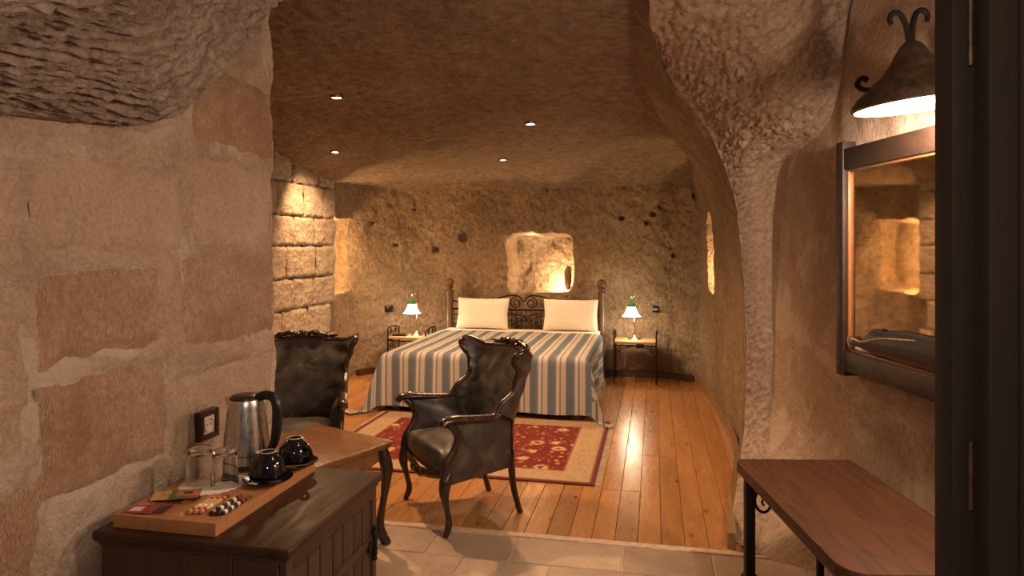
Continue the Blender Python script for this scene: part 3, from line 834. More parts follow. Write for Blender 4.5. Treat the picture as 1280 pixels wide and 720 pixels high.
# ---------------------------------------------------------------- armchairs
def itp(tab, z):
    if z <= tab[0][0]: return tab[0][1]
    for (a, b), (c, d) in zip(tab, tab[1:]):
        if z <= c:
            t = (z-a)/(c-a); t = t*t*(3-2*t); return b+(d-b)*t
    return tab[-1][1]
DZ = [(.28, .10), (.46, .14), (.60, .26), (.68, .20), (.78, .105), (.88, .125), (.97, .20), (1.03, .22)]
WZ = [(.28, .255), (.46, .275), (.62, .315), (.72, .312), (.82, .308), (.92, .345), (1.03, .390)]
YZ = [(.28, .195), (.46, .205), (.70, .25), (1.05, .335)]
def ztop(s):
    s = abs(s); return .965+.040*sst(.55, .92, s)-.018*sst(.92, 1.0, s)+.012*sst(.35, 0, s)
def shell(s, z, off):
    ph = s*math.pi/2; w_, d_ = itp(WZ, z)+off, itp(DZ, z)
    x = w_*math.copysign(abs(math.sin(ph))**.85, s); c_ = abs(math.cos(ph))**.8
    y = itp(YZ, z)+off*c_-(d_)*(1-c_)
    return Vector((x, y, z))
def armchair(label):
    t = thing('armchair', label, 'armchair', (0, 0, 0), 0, 'leather wing armchairs')
    # back: inner and outer upholstery
    zb = .40
    def inner(u, v):
        s = -1+2*u; z = zb+(ztop(s)-zb)*v
        p = shell(s, z, -.012); k = math.cos(s*math.pi/2)
        p.y -= .030*k*math.sin(min(1, max(0, (z-.46)/.46))*math.pi); return p
    def outer(u, v):
        s = -1+2*u; z = .29+(ztop(s)-.29)*v; return shell(s*(.58+.42*sst(.58, .67, z)), z, .030)
    obj('backrest', join(grid(inner, 44, 30, False)), 'leather', t, True, 180)
    ob = grid(outer, 44, 34, True); obj('back_cover', ob, 'leather', t, True, 180)
    # wooden frame: up each wing edge and across the top
    P = []
    for k in range(14): z = .63+(ztop(1)-.63)*k/13; P.append(shell(-1, z, .010))
    for k in range(1, 24): s = -1+2*k/24; P.append(shell(s, ztop(s)+.004, .010))
    for k in range(14): z = ztop(1)+(.63-ztop(1))*k/13; P.append(shell(1, z, .010))
    obj('back_frame', tube(P, [.018, .020, .021, .022, .022, .022, .021, .020, .018], 10, 110), 'mahogany', t)
    # nail heads along the inner edge of the frame
    g = []
    Q = cr(P, 130)
    cen = Vector((0, .02, .72))
    for p in Q:
        d = (cen-p).normalized(); g.append(ball(p+d*.021+Vector((0, -.008, 0)), .0042, 5))
    # carved crest
    cz = ztop(0)+.018; cy = itp(YZ, cz)+.004
    cg = [ball((0, cy, cz+.012), .03, 10, (1.2, .7, 1))]
    for a in range(-3, 4):
        an = math.radians(90+a*24); cg.append(tube([(0, cy, cz), (.026*math.cos(an), cy-.012, cz+.026*math.sin(an)), (.052*math.cos(an), cy, cz+.046*math.sin(an))], [.005, .011, .006], 6, 7))
    for s in (-1, 1):
        cg.append(tube([(s*.03, cy, cz+.008), (s*.075, cy-.008, cz+.030), (s*.125, cy-.006, cz+.020), (s*.19, cy-.012, cz+.004), (s*.25, cy-.045, cz+.012)], [.012, .018, .016, .014, .006], 8, 24))
        cg.append(tube(spiral((s*.095, cy-.012, cz+.020), .026, .006, 0, 1.3*s, 'XZ', 16), [.009, .006], 6, 18))
        cg.append(tube(spiral((s*.155, cy-.014, cz+.008), .022, .005, 1, -1.3*s, 'XZ', 16), [.008, .005], 6, 18))
    obj('carved_crest', join(*cg), 'mahogany', t)
    # seat
    def seat(u, v):
        x, y = (u-.5)*2, v            # v 0 front .. 1 back
        hw = .325-.075*v; fy = -.325+.03*abs(x)**2.5+.46*y
        e = max(abs(x)**6, (1-2*y)**8 if y < .5 else 0); k = (1-min(1, e))**.5
        return (x*hw*(1.0), fy-.015*math.sin(k*1.5)*(y < .1), .385+.085*k+.018*(1-x*x)*math.sin(math.pi*min(1, y*.9+.1)))
    sg = grid(seat, 32, 26)
    def skirt(u, v):
        x = (u-.5)*2; p = Vector(seat(u, 0)); return (p.x, p.y+.03*v*v, p.z-.085*v)
    obj('seat_cushion', join(sg, grid(skirt, 32, 6, True)), 'leather', t, True, 180)
    us = bx(-.30, .30, -.27, .11, .285, .375, .02); obj('seat_underside', ([(x*(1-.22*(y+.27)/.435), y, z) for x, y, z in us[0]], us[1]), 'leather', t)
    # apron
    ap = []
    P = [(-.30, -.285, .335), (-.18, -.318, .315), (-.08, -.325, .30), (0, -.327, .285), (.08, -.325, .30), (.18, -.318, .315), (.30, -.285, .335)]
    ap.append(tube(P, [.020, .022, .024, .030, .024, .022, .020], 8, 44, flat=.7, up=(0, 0, 1)))
    for s in (-1, 1): ap.append(tube(spiral((s*.07, -.345, .30), .026, .006, 0, 1.3*s, 'XZ', 16), [.009, .005], 6, 18))
    ap.append(ball((0, -.348, .295), .024, 8, (1, .5, 1)))
    obj('apron', join(*ap), 'mahogany', t)
    for s in (-1, 1):
        # arm: wooden rail, post, padded inside and outside panels
        obj('arm_rail', tube([(s*.365, -.335, .632), (s*.358, -.315, .655), (s*.345, -.25, .660), (s*.335, -.12, .648), (s*.325, .0, .640), (s*.318, .055, .655)], [.022, .026, .023, .021, .020, .018], 10, 34, flat=1.25, up=(0, 0, 1)), 'mahogany', t)
        obj('arm_post', tube([(s*.352, -.29, .640), (s*.342, -.245, .600), (s*.335, -.225, .545), (s*.332, -.245, .480), (s*.332, -.285, .415), (s*.330, -.298, .35), (s*.326, -.29, .30)], [.020, .021, .021, .023, .026, .030, .030], 10, 40, flat=.9), 'mahogany', t)
        def opan(u, v, s=s):
            z = .29+.35*v
            a = Vector((s*.338, itp([(.28, -.27), (.42, -.27), (.54, -.215), (.62, -.255), (.66, -.28)], z), z)); b = shell(s*.52, z, .031)
            m_ = a.lerp(b, u); m_.x += s*.018*math.sin(u*math.pi)*math.sin(v*math.pi); return m_
        def ipan(u, v, s=s):
            z = .42+.215*v
            a = Vector((s*.315, itp([(.28, -.27), (.42, -.27), (.54, -.215), (.62, -.25)], z), z)); b = shell(s*.75, z, -.02)
            m_ = a.lerp(b, u); m_.x -= s*.045*math.sin(min(1, u*1.1)*math.pi)**.6*math.sin(v*math.pi)**.6 if 0 < v < 1 and 0 < u < .9 else 0; return m_
        obj('arm_cover', grid(opan, 16, 12, s > 0), 'leather', t, True, 180)
        obj('arm_pad', grid(ipan, 18, 12, s < 0), 'leather', t, True, 180)
        for k in range(26):
            u = k/25; p = Vector((s*.318, -.24+.27*u, .634)); g.append(ball(p, .004, 5))
        for k in range(20):
            z = .34+.28*k/19; y = itp([(.28, -.27), (.42, -.27), (.54, -.205), (.62, -.235)], z)
            g.append(ball((s*.345, y+.018, z), .004, 5))
        # legs
        obj('leg', tube([(s*.322, -.275, .36), (s*.334, -.300, .30), (s*.335, -.305, .24), (s*.326, -.285, .15), (s*.322, -.272, .08), (s*.326, -.280, .035), (s*.330, -.292, .012), (s*.330, -.294, 0)], [.030, .036, .031, .021, .016, .018, .021, .015], 10, 40), 'mahogany', t)
        obj('leg', tube([(s*.215, .185, .40), (s*.215, .19, .28), (s*.214, .205, .16), (s*.214, .235, .05), (s*.214, .252, 0)], [.022, .023, .020, .018, .018], 8, 24), 'mahogany', t)
    o = obj('nail_heads', join(*g), 'stud', t); o['kind'] = 'stuff'
    return t
f_mid, r_mid = Vector((-1.334, 3.957)), Vector((-.945, 4.288))
fd = (f_mid-r_mid).normalized(); cc = (f_mid+r_mid)/2
ac = armchair('dark leather wing armchair with carved frame standing free on the boards')
ac.location = (cc.x, cc.y, .0); ac.rotation_euler = (0, 0, math.atan2(fd.y, fd.x)+math.pi/2)
dup(ac, (-2.335, 4.12, 0), math.radians(19), 'dark leather wing armchair behind the tea table, half hidden by the plastered wall')
# ---------------------------------------------------------------- tea table
def tea_table():
    R, L = Vector((-1.405, 3.56)), Vector((-1.965, 3.785))
    e = (L-R).normalized(); ang = math.atan2(e.y, e.x)-math.pi; W, D = .62, .70
    nrm = Vector((e.y, -e.x)); nrm = nrm if nrm.y < 0 else -nrm
    c = R+e*W/2+nrm*D/2
    t = thing('tea_table', 'brown polished wooden tea table with curved cabriole legs', 'table', (c.x, c.y, 0), ang)
    tp = join(bx(-W/2, W/2, -D/2, D/2, .545, .565, .008, 3), bx(-W/2+.012, W/2-.012, -D/2+.012, D/2-.012, .528, .546, .006, 2))
    obj('table_top', tp, 'table', t)
    for s in (-1, 1):
        def ap(u, v, s=s):
            x = (u-.5)*(W-.12); lo = .455+.018*math.cos(u*4*math.pi)-.012*math.cos(u*2*math.pi); return (x, s*(D/2-.045), lo+(.53-lo)*v)
        def ap2(u, v, s=s):
            x = (u-.5)*(D-.12); lo = .455+.018*math.cos(u*4*math.pi)-.012*math.cos(u*2*math.pi); return (s*(W/2-.045), x, lo+(.53-lo)*v)
        for fn, nm in ((ap, 0), (ap2, 1)):
            a = grid(fn, 30, 3, s > 0 if nm == 0 else s < 0); off = (0, -s*.018, 0) if nm == 0 else (-s*.018, 0, 0)
            b = xf(grid(fn, 30, 3, s < 0 if nm == 0 else s > 0), off); obj('apron', join(a, b), 'table', t)
        for q in (-1, 1):
            x, y = s*(W/2-.055), q*(D/2-.055); dx, dy = s*.7071, q*.7071
            P = [(0, .54), (.022, .47), (.034, .40), (.022, .28), (.002, .16), (-.004, .09), (.012, .04), (.030, .012), (.032, 0)]
            obj('leg', tube([(x+dx*a, y+dy*a, z) for a, z in P], [.030, .036, .034, .026, .020, .018, .023, .030, .026], 10, 40), 'mahogany', t)
tea_table()

# ---------------------------------------------------------------- cabinet
cx, cy = -1.235, 1.94
cab = thing('cabinet', 'dark walnut cupboard with planked door against the plastered wall', 'cabinet', (cx, cy, 0))
obj('top', join(bx(-.302, .302, -.318, .318, .822, .85, .007, 3)), 'walnut', cab)
obj('top_moulding', bx(-.290, .290, -.306, .306, .806, .823, .005, 2), 'walnut_edge', cab)
bd = obj('body', bx(-.285, .262, -.296, .296, .06, .806, .003), 'walnut_edge', cab)
for k in range(4):
    x0 = -.285+k*.1368; obj('plank', bx(x0+.001, x0+.1358, -.3015, -.294, .06, .806, .0015, 1), 'walnut_side', bd)
for s in (-1, 1): obj('corner_post', bx(.262, .284, s*.281-.017, s*.281+.017, .05, .806, .003), 'walnut_side', cab)
obj('plinth', bx(-.28, .28, -.29, .29, 0, .062, .003), 'walnut_edge', cab)
obj('face_rail', bx(.262, .284, -.264, .264, .772, .806, .003), 'walnut_side', cab)
dr = obj('door', bx(.262, .270, -.262, .262, .09, .770, .002), 'walnut_edge', cab)
rnd = random.Random(3)
ws = [.085, .072, .080, .068, .078, .066, .075]; yy = -.262; sc = .524/sum(ws)
for w_ in ws:
    w_ *= sc; obj('plank', bx(.268, .280+rnd.uniform(0, .002), yy+.003, yy+w_-.003, .092, .768, .004, 2), 'walnut_side', dr); yy += w_
obj('strap', bx(.280, .286, -.255, .262, .62, .648, .002), 'walnut_edge', dr)
for zc in (.62, .22):
    obj('hinge', join(bx(.283, .290, .225, .298, zc-.02, zc+.02, .003), lathe([(.006, zc-.045), (.009, zc-.04), (.009, zc+.04), (.006, zc+.045)], 10, .291, .268), ball((.291, .268, zc+.052), .009, 8), ball((.291, .268, zc-.052), .009, 8)), 'iron', dr)
obj('ring_pull', join(tube([(.296, -.205+.022*math.sin(a*math.pi/8), .680+.026*math.cos(a*math.pi/8)) for a in range(16)], .0042, 8, 32, closed=True, spline=False), xf(lathe([(.014, 0), (.013, .004), (.006, .012)], 14), (.281, -.205, .708), (0, math.pi/2, 0))), 'steel', dr)

# ---------------------------------------------------------------- tray and what is on it
TX, TY, TZ = -1.335, 1.935, .8505
tr = thing('serving_tray', 'light brown wooden serving tray with carved compartments on the cabinet', 'tray', (TX, TY, TZ))
W, L, H = .325, .555, .036
REC = [(-.092, -.222, .056, .042, .040, .016), (-.075, -.138, .072, .036, .02, .014), (.050, -.165, .032, .090, .030, .010), (.118, -.150, .032, .085, .030, .010)]
def ttop(u, v):
    x, y = (u-.5)*W, (v-.5)*L; z = H
    for a, b, hx, hy, r, d in REC: z -= d*sst(.001, -.005, rrect(x, y, a, b, hx, hy, r))
    return (x, y, z)
g = grid(ttop, 110, 180)
def side(p0, p1):
    def f(u, v): return (p0[0]+(p1[0]-p0[0])*u, p0[1]+(p1[1]-p0[1])*u, H*v)
    return grid(f, 6, 2)
c4 = [(-W/2, -L/2), (W/2, -L/2), (W/2, L/2), (-W/2, L/2)]
obj('tray_body', join(g, *[side(c4[i], c4[(i+1) % 4]) for i in range(4)], ([(-W/2, -L/2, 0), (W/2, -L/2, 0), (W/2, L/2, 0), (-W/2, L/2, 0)], [(3, 2, 1, 0)])), 'tray', tr, True, 35)
ZT = TZ+H+.0005
# kettle
k = thing('kettle', 'brushed steel electric kettle with black handle and lid on the tray', 'kettle', (-1.377, 2.117, ZT), math.radians(-6))
obj('base', lathe([(.078, 0), (.080, .004), (.080, .016), (.076, .020)], 36), 'black_plastic', k)
body = lathe([(.077, .020), (.078, .026), (.074, .09), (.067, .16), (.061, .205), (.059, .225), (.056, .232)], 48)
kb = obj('body', body, 'steel', k)
obj('seam', lathe([(.0770, .048), (.0777, .05), (.0770, .052)], 48, cap=False), 'black_plastic', kb)
obj('lid', lathe([(.0565, .230), (.055, .238), (.046, .244), (.02, .247), (.001, .2475)], 36), 'black_plastic', k)
sp = [(-.052, -.026, .226), (-.052, .026, .226), (-.094, 0, .232), (-.060, -.022, .205), (-.060, .022, .205), (-.068, 0, .165)]
obj('spout', (sp, [(0, 2, 1), (0, 3, 2), (1, 2, 4), (3, 5, 2), (2, 5, 4), (0, 1, 4, 3)][0:5]), 'steel', k, False)
obj('handle', tube([(.046, 0, .236), (.075, 0, .247), (.105, 0, .243), (.122, 0, .215), (.124, 0, .16), (.115, 0, .10), (.098, 0, .065), (.078, 0, .055)], [.012, .012, .013, .014, .014, .013, .011, .010], 12, 50, flat=1.35, up=(0, 1, 0)), 'black_plastic', k)
# doily, glasses
dl = thing('paper_doily', 'round white scalloped paper doily under the glasses', 'doily', (-1.375, 1.930, ZT))
P = []
for i in range(96):
    a = 2*math.pi*i/96; r = .098+.004*math.cos(a*24); P.append((r*math.cos(a), r*math.sin(a)))
V = [(x, y, 0) for x, y in P]+[(x, y, .0012) for x, y in P]
obj('disc', (V, [tuple(range(95, -1, -1)), tuple(range(96, 192))]+[(i, (i+1) % 96, 96+(i+1) % 96, 96+i) for i in range(96)]), 'paper', dl, False)
for i, (x, y) in enumerate(((-1.423, 1.932), (-1.329, 1.925))):
    prof = [(.043, 0), (.0435, .001), (.036, .095), (.0345, .108), (.032, .112), (.020, .113), (.0001, .1132), (.0001, .100), (.026, .0985), (.031, .096), (.0335, .09), (.0405, .002), (.0405, 0), (.043, 0)]
    gl = obj('drinking_glass', lathe(prof, 40, cap=False), 'glass', None, True, 50); gl.location = (x, y, ZT+.0016)
    tag(gl, ['clear drinking glass upside down on the doily, next to the wall', 'clear drinking glass upside down on the doily, next to the black cups'][i], 'glass', 'glasses on the doily')
# cups on saucers
for i, (x, y) in enumerate(((-1.215, 1.985), (-1.212, 2.145))):
    s_ = obj('saucer', lathe([(.044, 0), (.046, .003), (.066, .008), (.077, .015), (.0785, .0175), (.075, .0165), (.049, .0075), (.001, .006)], 44), 'black_glaze', None, True, 60); s_.location = (x, y, ZT)
    tag(s_, ['black glazed saucer under the cup near the glasses, spoon on its rim', 'black glazed saucer under the cup at the far tray end'][i], 'saucer', 'black saucers')
    c = thing('cup', ['black glazed cup upside down on the saucer with the spoon', 'black glazed cup upside down at the far tray end'][i], 'cup', (x, y, ZT+.018), math.radians((150, -20)[i]), 'black cups')
    obj('bowl', lathe([(.055, 0), (.0565, .001), (.0560, .020), (.053, .038), (.046, .055), (.034, .067), (.027, .071), (.0265, .079), (.025, .080), (.021, .075), (.001, .074)], 44), 'black_glaze', c, True, 60)
    obj('foot_rim', lathe([(.0268, .0785), (.0265, .0804), (.022, .0804), (.0215, .0785)], 36, cap=False), 'glaze_rim', c)
    obj('handle', tube([(.052, 0, .014), (.074, 0, .020), (.082, 0, .036), (.070, 0, .052), (.046, 0, .050)], [.0055, .005, .005, .005, .006], 8, 24, flat=1.5, up=(0, 1, 0)), 'black_glaze', c)
sp_ = thing('teaspoon', 'dark teaspoon sticking out over the saucer towards the glasses', 'spoon', (-1.326, 2.006, ZT), math.radians(-6))
obj('handle', tube([(-.048, 0, .0085), (-.01, 0, .015), (.028, 0, .0205), (.047, 0, .0225)], [.003, .0025, .0025, .003], 8, 16, flat=1.8, up=(0, 0, 1)), 'black_plastic', sp_)
obj('bowl_end', ball((-.058, 0, .0062), .015, 10, (1.25, .85, .28)), 'black_plastic', sp_)
# sachets
def packet(nm, lab, grp, x, y, z, w_, l_, h_, rz, mat, marks=(), rx=0.0, ry=0.0):
    t = thing(nm, lab, 'sachet', (x, y, z), rz, grp); t.rotation_euler = (rx, ry, rz)
    def f(sg):
        def q(u, v):
            a, b = (u-.5)*2, (v-.5)*2; kk = max(0, (1-a**4)*(1-b**4))
            return (a*w_/2, b*l_/2, h_/2+sg*(.0004+h_/2*kk))
        return q
    obj('pouch', join(grid(f(1), 10, 10), grid(f(-1), 10, 10, True)), mat, t, True, 180)
    for (x0, x1, y0, y1, mm) in marks:
        def m_(u, v):
            a, b = x0+(x1-x0)*u, y0+(y1-y0)*v; kk = max(0, (1-a**4)*(1-b**4)); return (a*w_/2, b*l_/2, h_/2+.0007+h_/2*kk)
        obj('print', grid(m_, 8, 8), mm, t, True, 180)
zr = ZT-.016
packet('coffee_sachet', 'red foil sachet lying in the tray compartment', 'red sachets', -1.430, 1.713, zr+.0006, .048, .072, .007, 1.25, 'sachet_red', [(-.8, .2, -.9, -.3, 'sachet_white')])
packet('coffee_sachet', 'red and pink sachet with dark end, lying over the plain red one', 'red sachets', -1.423, 1.706, ZT-.0022, .062, .120, .006, 1.70, 'sachet_pink', [(-.9, .9, -.95, -.45, 'sachet_dark'), (-.7, .3, .2, .8, 'sachet_white')])
packet('tea_bag', 'tan paper tea bag leaning at the wall side of the tray', 'tea bags', -1.444, 1.806, ZT+.0015, .078, .074, .005, .5, 'sachet_tan', [(-.3, .9, -.2, .5, 'sachet_orange')])
packet('tea_bag', 'tan tea bag with small orange label in the middle of the pile', 'tea bags', -1.408, 1.803, ZT+.0062, .080, .078, .005, .3, 'sachet_tan', [(-.6, .2, .1, .7, 'sachet_white')], .0, -.02)
packet('tea_bag', 'orange and olive tea bag with dark corner on top of the pile', 'tea bags', -1.374, 1.800, ZT+.0115, .082, .080, .006, .5, 'sachet_green', [(-.6, .95, -.55, .6, 'sachet_orange'), (-.1, .5, -.25, .3, 'sachet_dark'), (.2, .95, -.95, -.6, 'sachet_pink')], .0, .03)
for i in range(7):
    dark = i >= 3
    t = thing('sugar_stick', 'slim paper sugar stick with black and white bands in the tray' if dark else 'slim paper sugar stick with pale body and red end in the tray', 'sachet', (TX+(.118+((i-3)-1)*.0152 if dark and i < 6 else .1257 if dark else .050+(i-1)*.0155), 1.775+.004*(i % 3), ZT-.010+.0078+(.0131 if i == 6 else 0)), 0, 'sugar sticks')
    obj('wrapper', tube([(0, -.055, 0), (0, -.05, 0), (0, .05, 0), (0, .055, 0)], [.0065, .007, .007, .0065], 8, 6, spline=False), 'sachet_dark' if dark else 'sachet_tan', t)
    for yb, w2, mm in ((-.042, .012, 'sachet_white' if dark else 'sachet_red'), (-.012, .010, 'sachet_white'), (.018, .012, 'sachet_white' if dark else 'sachet_tan'), (.042, .012, 'sachet_red')):
        obj('print_band', tube([(0, yb-w2/2, 0), (0, yb+w2/2, 0)], .0074, 8, 2, spline=False), mm, t)
# wall socket
y, z = on_left(255, 530)
so = thing('wall_socket', 'white power socket in a dark wooden frame on the plastered wall', 'socket', (-1.588, y, z))
fr = [bx(0, .030, -.052, -.032, -.052, .052, .003), bx(0, .030, .032, .052, -.052, .052, .003), bx(0, .030, -.034, .034, .032, .052, .003), bx(0, .030, -.034, .034, -.052, -.032, .003)]
obj('frame', join(*fr), 'mahogany', so)
obj('faceplate', bx(.0, .022, -.034, .034, -.034, .034, .002), 'white_plastic', so)
rg = lathe([(.025, .0), (.025, .005), (.021, .005), (.0205, .001), (.001, .001)], 32, cap=False); rg = xf(rg, (.0215, 0, 0), (0, math.pi/2, 0))
sk = obj('socket_well', rg, 'white_plastic', so)
for s in (-1, 1): obj('pin_hole', xf(lathe([(.003, 0), (.003, .0008), (.0001, .0008)], 10), (.0225, s*.0095, 0), (0, math.pi/2, 0)), 'iron', so)

# ---------------------------------------------------------------- bench by the right wall
BZ = .60
def bp(x, y): return px(x, y, F*(CH-BZ)/(y-HZ))
FLc, BLc = bp(918, 573), bp(1070, 572); NRc = bp(1056, 716)
ex = (BLc-FLc); ex.z = 0; Wb = ex.length; ang = math.atan2(ex.y, ex.x)
# long axis follows the wall: perpendicular to the end edge, turned to the measured front edge
ey = Vector((NRc.x-FLc.x, NRc.y-FLc.y, 0)); ang_l = math.atan2(ey.y, ey.x)+math.pi/2
Lb = 1.17; Wb = .56
ben = thing('console_bench', 'dark brown wooden bench top on wrought iron legs by the right wall', 'bench', (FLc.x, FLc.y, 0), ang_l)
def bench_top():
    r = .075; P = []
    def arc(cx_, cy_, a0, a1, rr):
        for k in range(9): a = a0+(a1-a0)*k/8; P.append((cx_+rr*math.cos(a), cy_+rr*math.sin(a)))
    arc(.04, -.04, math.pi/2, math.pi, .04); arc(r*1.3, -Lb+r*1.3, math.pi, 1.5*math.pi, r*1.3); P.append((Wb, -Lb)); P.append((Wb, 0))
    n = len(P); V = []
    for z, ins in ((BZ-.052, .004), (BZ-.046, 0), (BZ-.007, 0), (BZ-.002, .003), (BZ, .008)):
        for x, y in P:
            dx, dy = Wb/2-x, -Lb/2-y; q = math.hypot(dx, dy); V.append((x+dx/q*ins, y+dy/q*ins, z))
    Fc = [(j*n+i, j*n+(i+1) % n, (j+1)*n+(i+1) % n, (j+1)*n+i) for j in range(4) for i in range(n)]
    return V, Fc+[tuple(range(n-1, -1, -1)), tuple(4*n+i for i in range(n))]
obj('bench_top', bench_top(), 'bench', ben, True, 30)
for (x, y) in ((.050, -.07), (.055, -Lb+.11)):
    obj('leg', join(bx(x-.022, x+.022, y-.022, y+.022, .06, BZ-.05, .003), lathe([(.034, 0), (.042, .012), (.045, .035), (.040, .060), (.026, .072)], 20, x, y)), 'iron', ben)
sgm = spiral((.075, -.165, .405), .035, .008, math.pi*.9, 1.5, 'YZ', 26)
def scroll(y0, s):
    P = [(.05, y0+s*.0, BZ-.075), (.05, y0-s*.05, BZ-.085), (.05, y0-s*.085, BZ-.115)]
    return None
for (yl, s) in ((-.07, -1), (-Lb+.11, 1)):
    yc = yl+s*.085
    P = [(.05+.9*a, yl, BZ-b) for a, b in ((.19, .060), (.12, .078), (.062, .115), (.030, .165), (.040, .215), (.078, .235), (.108, .212), (.104, .178), (.080, .168), (.066, .188), (.078, .202))]
    obj('scroll_bracket', tube(P, [.008, .008, .007, .007, .006, .005], 8, 60), 'iron', ben)
for yl in (-.07, -Lb+.11): obj('cross_bar', bx(.05, Wb-.06, yl-.008, yl+.008, BZ-.075, BZ-.052, .002), 'iron', ben)
for yl in (-.07, -Lb+.11): obj('leg', bx(Wb-.19, Wb-.16, yl-.014, yl+.014, 0.0, BZ-.052, .003), 'iron', ben)

# ---------------------------------------------------------------- mirror on the right wall
p0 = cw(1.608, 3.32, 0); p1 = cw(1.655, 2.30, 0); dv = (p1-p0); Lm = dv.length
mr = thing('wall_mirror', 'large mirror in a rough dark wooden frame on the right wall', 'mirror', (p0.x, p0.y, 0), math.atan2(dv.y, dv.x))
# local x runs along the wall towards the camera, local -y faces the room? check sign: normal pointing to -xc
nrm = Vector((-math.sin(math.atan2(dv.y, dv.x)), math.cos(math.atan2(dv.y, dv.x)), 0))
toroom = cw(-1, 0, 0); SG = 1 if nrm.dot(toroom) > 0 else -1
def yb(a, b): return (min(SG*a, SG*b), max(SG*a, SG*b))
ZB, ZTM = 1.045, 2.105
LM = .98
for x0 in (0.0, LM-.062):
    st = obj('frame_stile', bx(x0, x0+.062, *yb(-.055, .034), ZB-.025, ZTM+.035, .005), 'frame_wood', mr)
    for zc in (ZB+.035, ZTM-.045): obj('bolt', ball((x0+.03, SG*.036, zc), .009, 8, (1, .5, 1)), 'stud', st)
    for zc in (ZB+.035, ZTM-.045): obj('bracket', bx(x0-.012, x0+.006, *yb(-.02, .026), zc-.04, zc+.03, .003), 'iron', st)
obj('frame_rail', bx(.058, LM-.058, *yb(-.055, .028), ZTM-.10, ZTM, .006), 'frame_wood', mr)
obj('frame_rail', bx(.058, LM-.058, *yb(-.055, .028), ZB, ZB+.095, .006), 'frame_wood', mr)
mo = []
for x0, x1, z0, z1 in ((.060, .082, ZB+.09, ZTM-.095), (LM-.082, LM-.060, ZB+.09, ZTM-.095), (.06, LM-.06, ZB+.092, ZB+.110), (.06, LM-.06, ZTM-.112, ZTM-.096)):
    mo.append(bx(x0, x1, *yb(-.01, .016), z0, z1, .005))
obj('inner_moulding', join(*mo), 'moulding', mr)
obj('mirror_glass', bx(.07, LM-.07, *yb(-.005, .002), ZB+.10, ZTM-.10), 'mirror', mr, False)
# solid added on the lower ledge, standing in for a dark leather reflection
po = thing('reflection_stand_in', 'dark shape added on the lower mirror ledge to stand in for a leather reflection', 'pouch', (p0.x, p0.y, ZB+.1105), math.atan2(dv.y, dv.x))
def pouch(u, v):  # outline of the reflection stand-in
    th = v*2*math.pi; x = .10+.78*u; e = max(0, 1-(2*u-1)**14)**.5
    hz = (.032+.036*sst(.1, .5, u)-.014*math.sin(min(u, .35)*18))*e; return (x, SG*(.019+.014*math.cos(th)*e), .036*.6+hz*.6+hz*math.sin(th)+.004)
obj('stand_in_body', grid(pouch, 40, 16), 'reflected_leather', po, True, 180)
obj('stand_in_tip', tube([(.098, SG*.02, .012), (.092, SG*.022, .035), (.102, SG*.022, .058), (.125, SG*.022, .052)], [.005, .006, .006, .004], 8, 18), 'steel', po)  # steel curl for the bright end of the reflected shape
obj('seam', tube([(.13, SG*.030, .055), (.22, SG*.032, .052), (.36, SG*.033, .085), (.60, SG*.033, .11)], .003, 6, 30), 'steel', po)  # metal line along the reflection stand-in

# ---------------------------------------------------------------- wall sconce
sc0 = cw(1.445, 2.44, 0)
sn = thing('wall_sconce', 'bell shaped aged bronze wall lamp with iron scrolls above the mirror', 'lamp', (sc0.x, sc0.y, 2.145), YAW)
sn.rotation_euler = (0, math.radians(-5), YAW)
prof = [(.205, 0), (.211, .006), (.208, .016), (.190, .045), (.155, .072), (.142, .080), (.138, .090), (.110, .110), (.075, .150), (.052, .190), (.036, .215), (.020, .228)]
shd = obj('shade', lathe(prof, 48, cap=False), 'bronze', sn, True, 60)
obj('shade_lining', lathe([(r-.004, z-.001) for r, z in prof[:-1]]+[(.001, .222)], 48, cap=False), 'shade_in', shd)
for s in (-1, 1):
    obj('scroll_hook', tube([(0, 0, .205), (s*.006, 0, .25), (s*.014, 0, .295), (s*.030, 0, .33), (s*.054, 0, .337), (s*.068, 0, .318), (s*.064, 0, .295)], [.012, .011, .010, .010, .010, .010, .008], 8, 34), 'iron', sn)
obj('wall_arm', tube([(0, 0, .235), (.04, .01, .19), (.10, .02, .13), (.16, .02, .12), (.215, .02, .14)], .011, 8, 24), 'iron', sn)
obj('side_clip', tube([(-.078, .10, .085), (-.10, .155, .10), (-.11, .18, .125), (-.09, .18, .15), (-.07, .18, .14)], .011, 8, 16), 'iron', sn)
obj('wall_plate', bx(.205, .285, -.04, .08, .02, .26, .006), 'iron', sn)
obj('lamp_holder', lathe([(.022, .10), (.024, .14), (.018, .20)], 16), 'iron', sn)
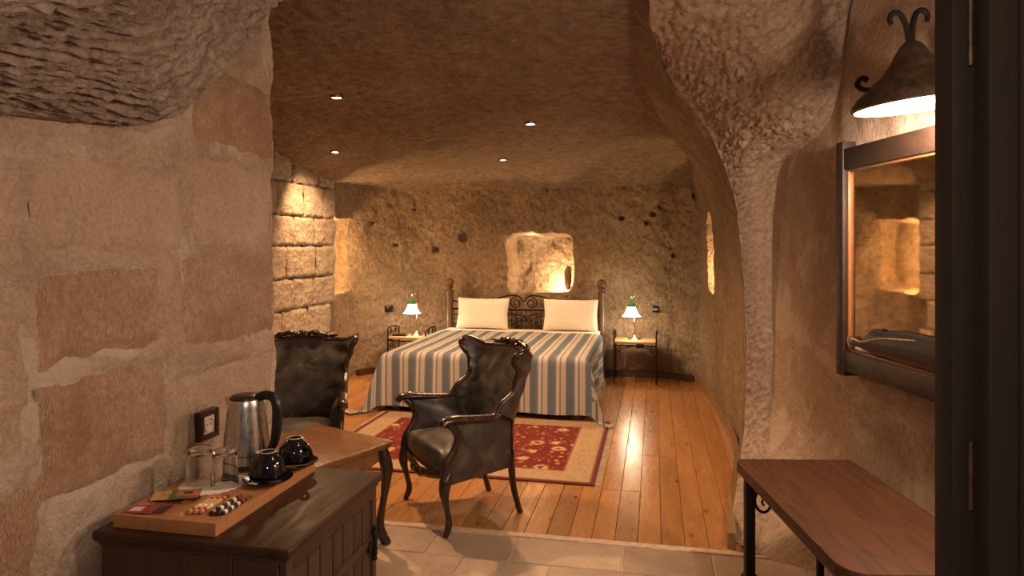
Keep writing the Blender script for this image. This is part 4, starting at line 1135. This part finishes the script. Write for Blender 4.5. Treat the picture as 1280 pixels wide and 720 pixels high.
obj('light_bulb', join(ball((0, 0, .058), .034, 14), lathe([(.022, .08), (.018, .105)], 14)), 'bulb', sn)
light('sconce_light', 'POINT', (sc0.x, sc0.y, 2.11), 52, WARM2, .05)

# ---------------------------------------------------------------- ceiling downlights
def ceil_z(x, y): return ceil((x+4.1)/5.6, (y+.9)/10.0).z
for i, (a, b, en, tgt, lab) in enumerate(((421, 122, 170, None, 'round recessed downlight in the dark ceiling above the armchairs'), (663, 155, 120, None, 'round recessed downlight in the ceiling above the rug'),
        (419, 190, 150, (-3.75, 6.75, 1.2), 'small recessed downlight by the stone block wall'), (629, 200, 110, None, 'recessed downlight above the bed, half sunk in the rock'))):
    d = 5.0
    for _ in range(30):
        p = px(a, b, d); d += (min(ceil_z(p.x+i_*.03, p.y+j_*.03) for i_ in (-1, 0, 1) for j_ in (-1, 0, 1))-.008-p.z)/((HZ-b)/F)*.5
    t = thing('downlight', lab, 'ceiling light', (p.x, p.y, p.z), 0, 'ceiling downlights')
    obj('bezel', lathe([(.040, .05), (.046, .0), (.044, -.006), (.036, -.006), (.034, .002)], 28, cap=False), 'brass', t)
    obj('lens', lathe([(.001, -.001), (.035, -.001), (.035, .004), (.001, .004)], 28, cap=False), 'downlight', t)
    light('downlight_beam', 'SPOT', (p.x, p.y, p.z-.02), en, WARM, .03, tgt or (p.x, p.y, 0), 84 if tgt else 140, 1.0 if tgt else .8)

# ---------------------------------------------------------------- door at the right edge
def cbox(x0, x1, y0, y1, z0, z1, bev=.003):
    g = bx(x0, x1, y0, y1, z0, z1, bev); return [tuple(cw(*v)) for v in g[0]], g[1]
dj = struct(obj('door_1', cbox(.584, .628, .905, .945, -.02, 2.6), 'door'), 'dark wooden door post at the entrance')
obj('door_leaf', cbox(.612, .90, .875, .906, .01, 2.45), 'door', dj)
obj('door_stile', cbox(.648, .70, .868, .880, .01, 2.45), 'door', dj)
for zc in (1.93, 1.345): 
    a = cw(.604, .899, zc-.045); b = cw(.604, .899, zc+.045); obj('hinge', tube([a, b], .0035, 10, 2), 'bronze', dj)
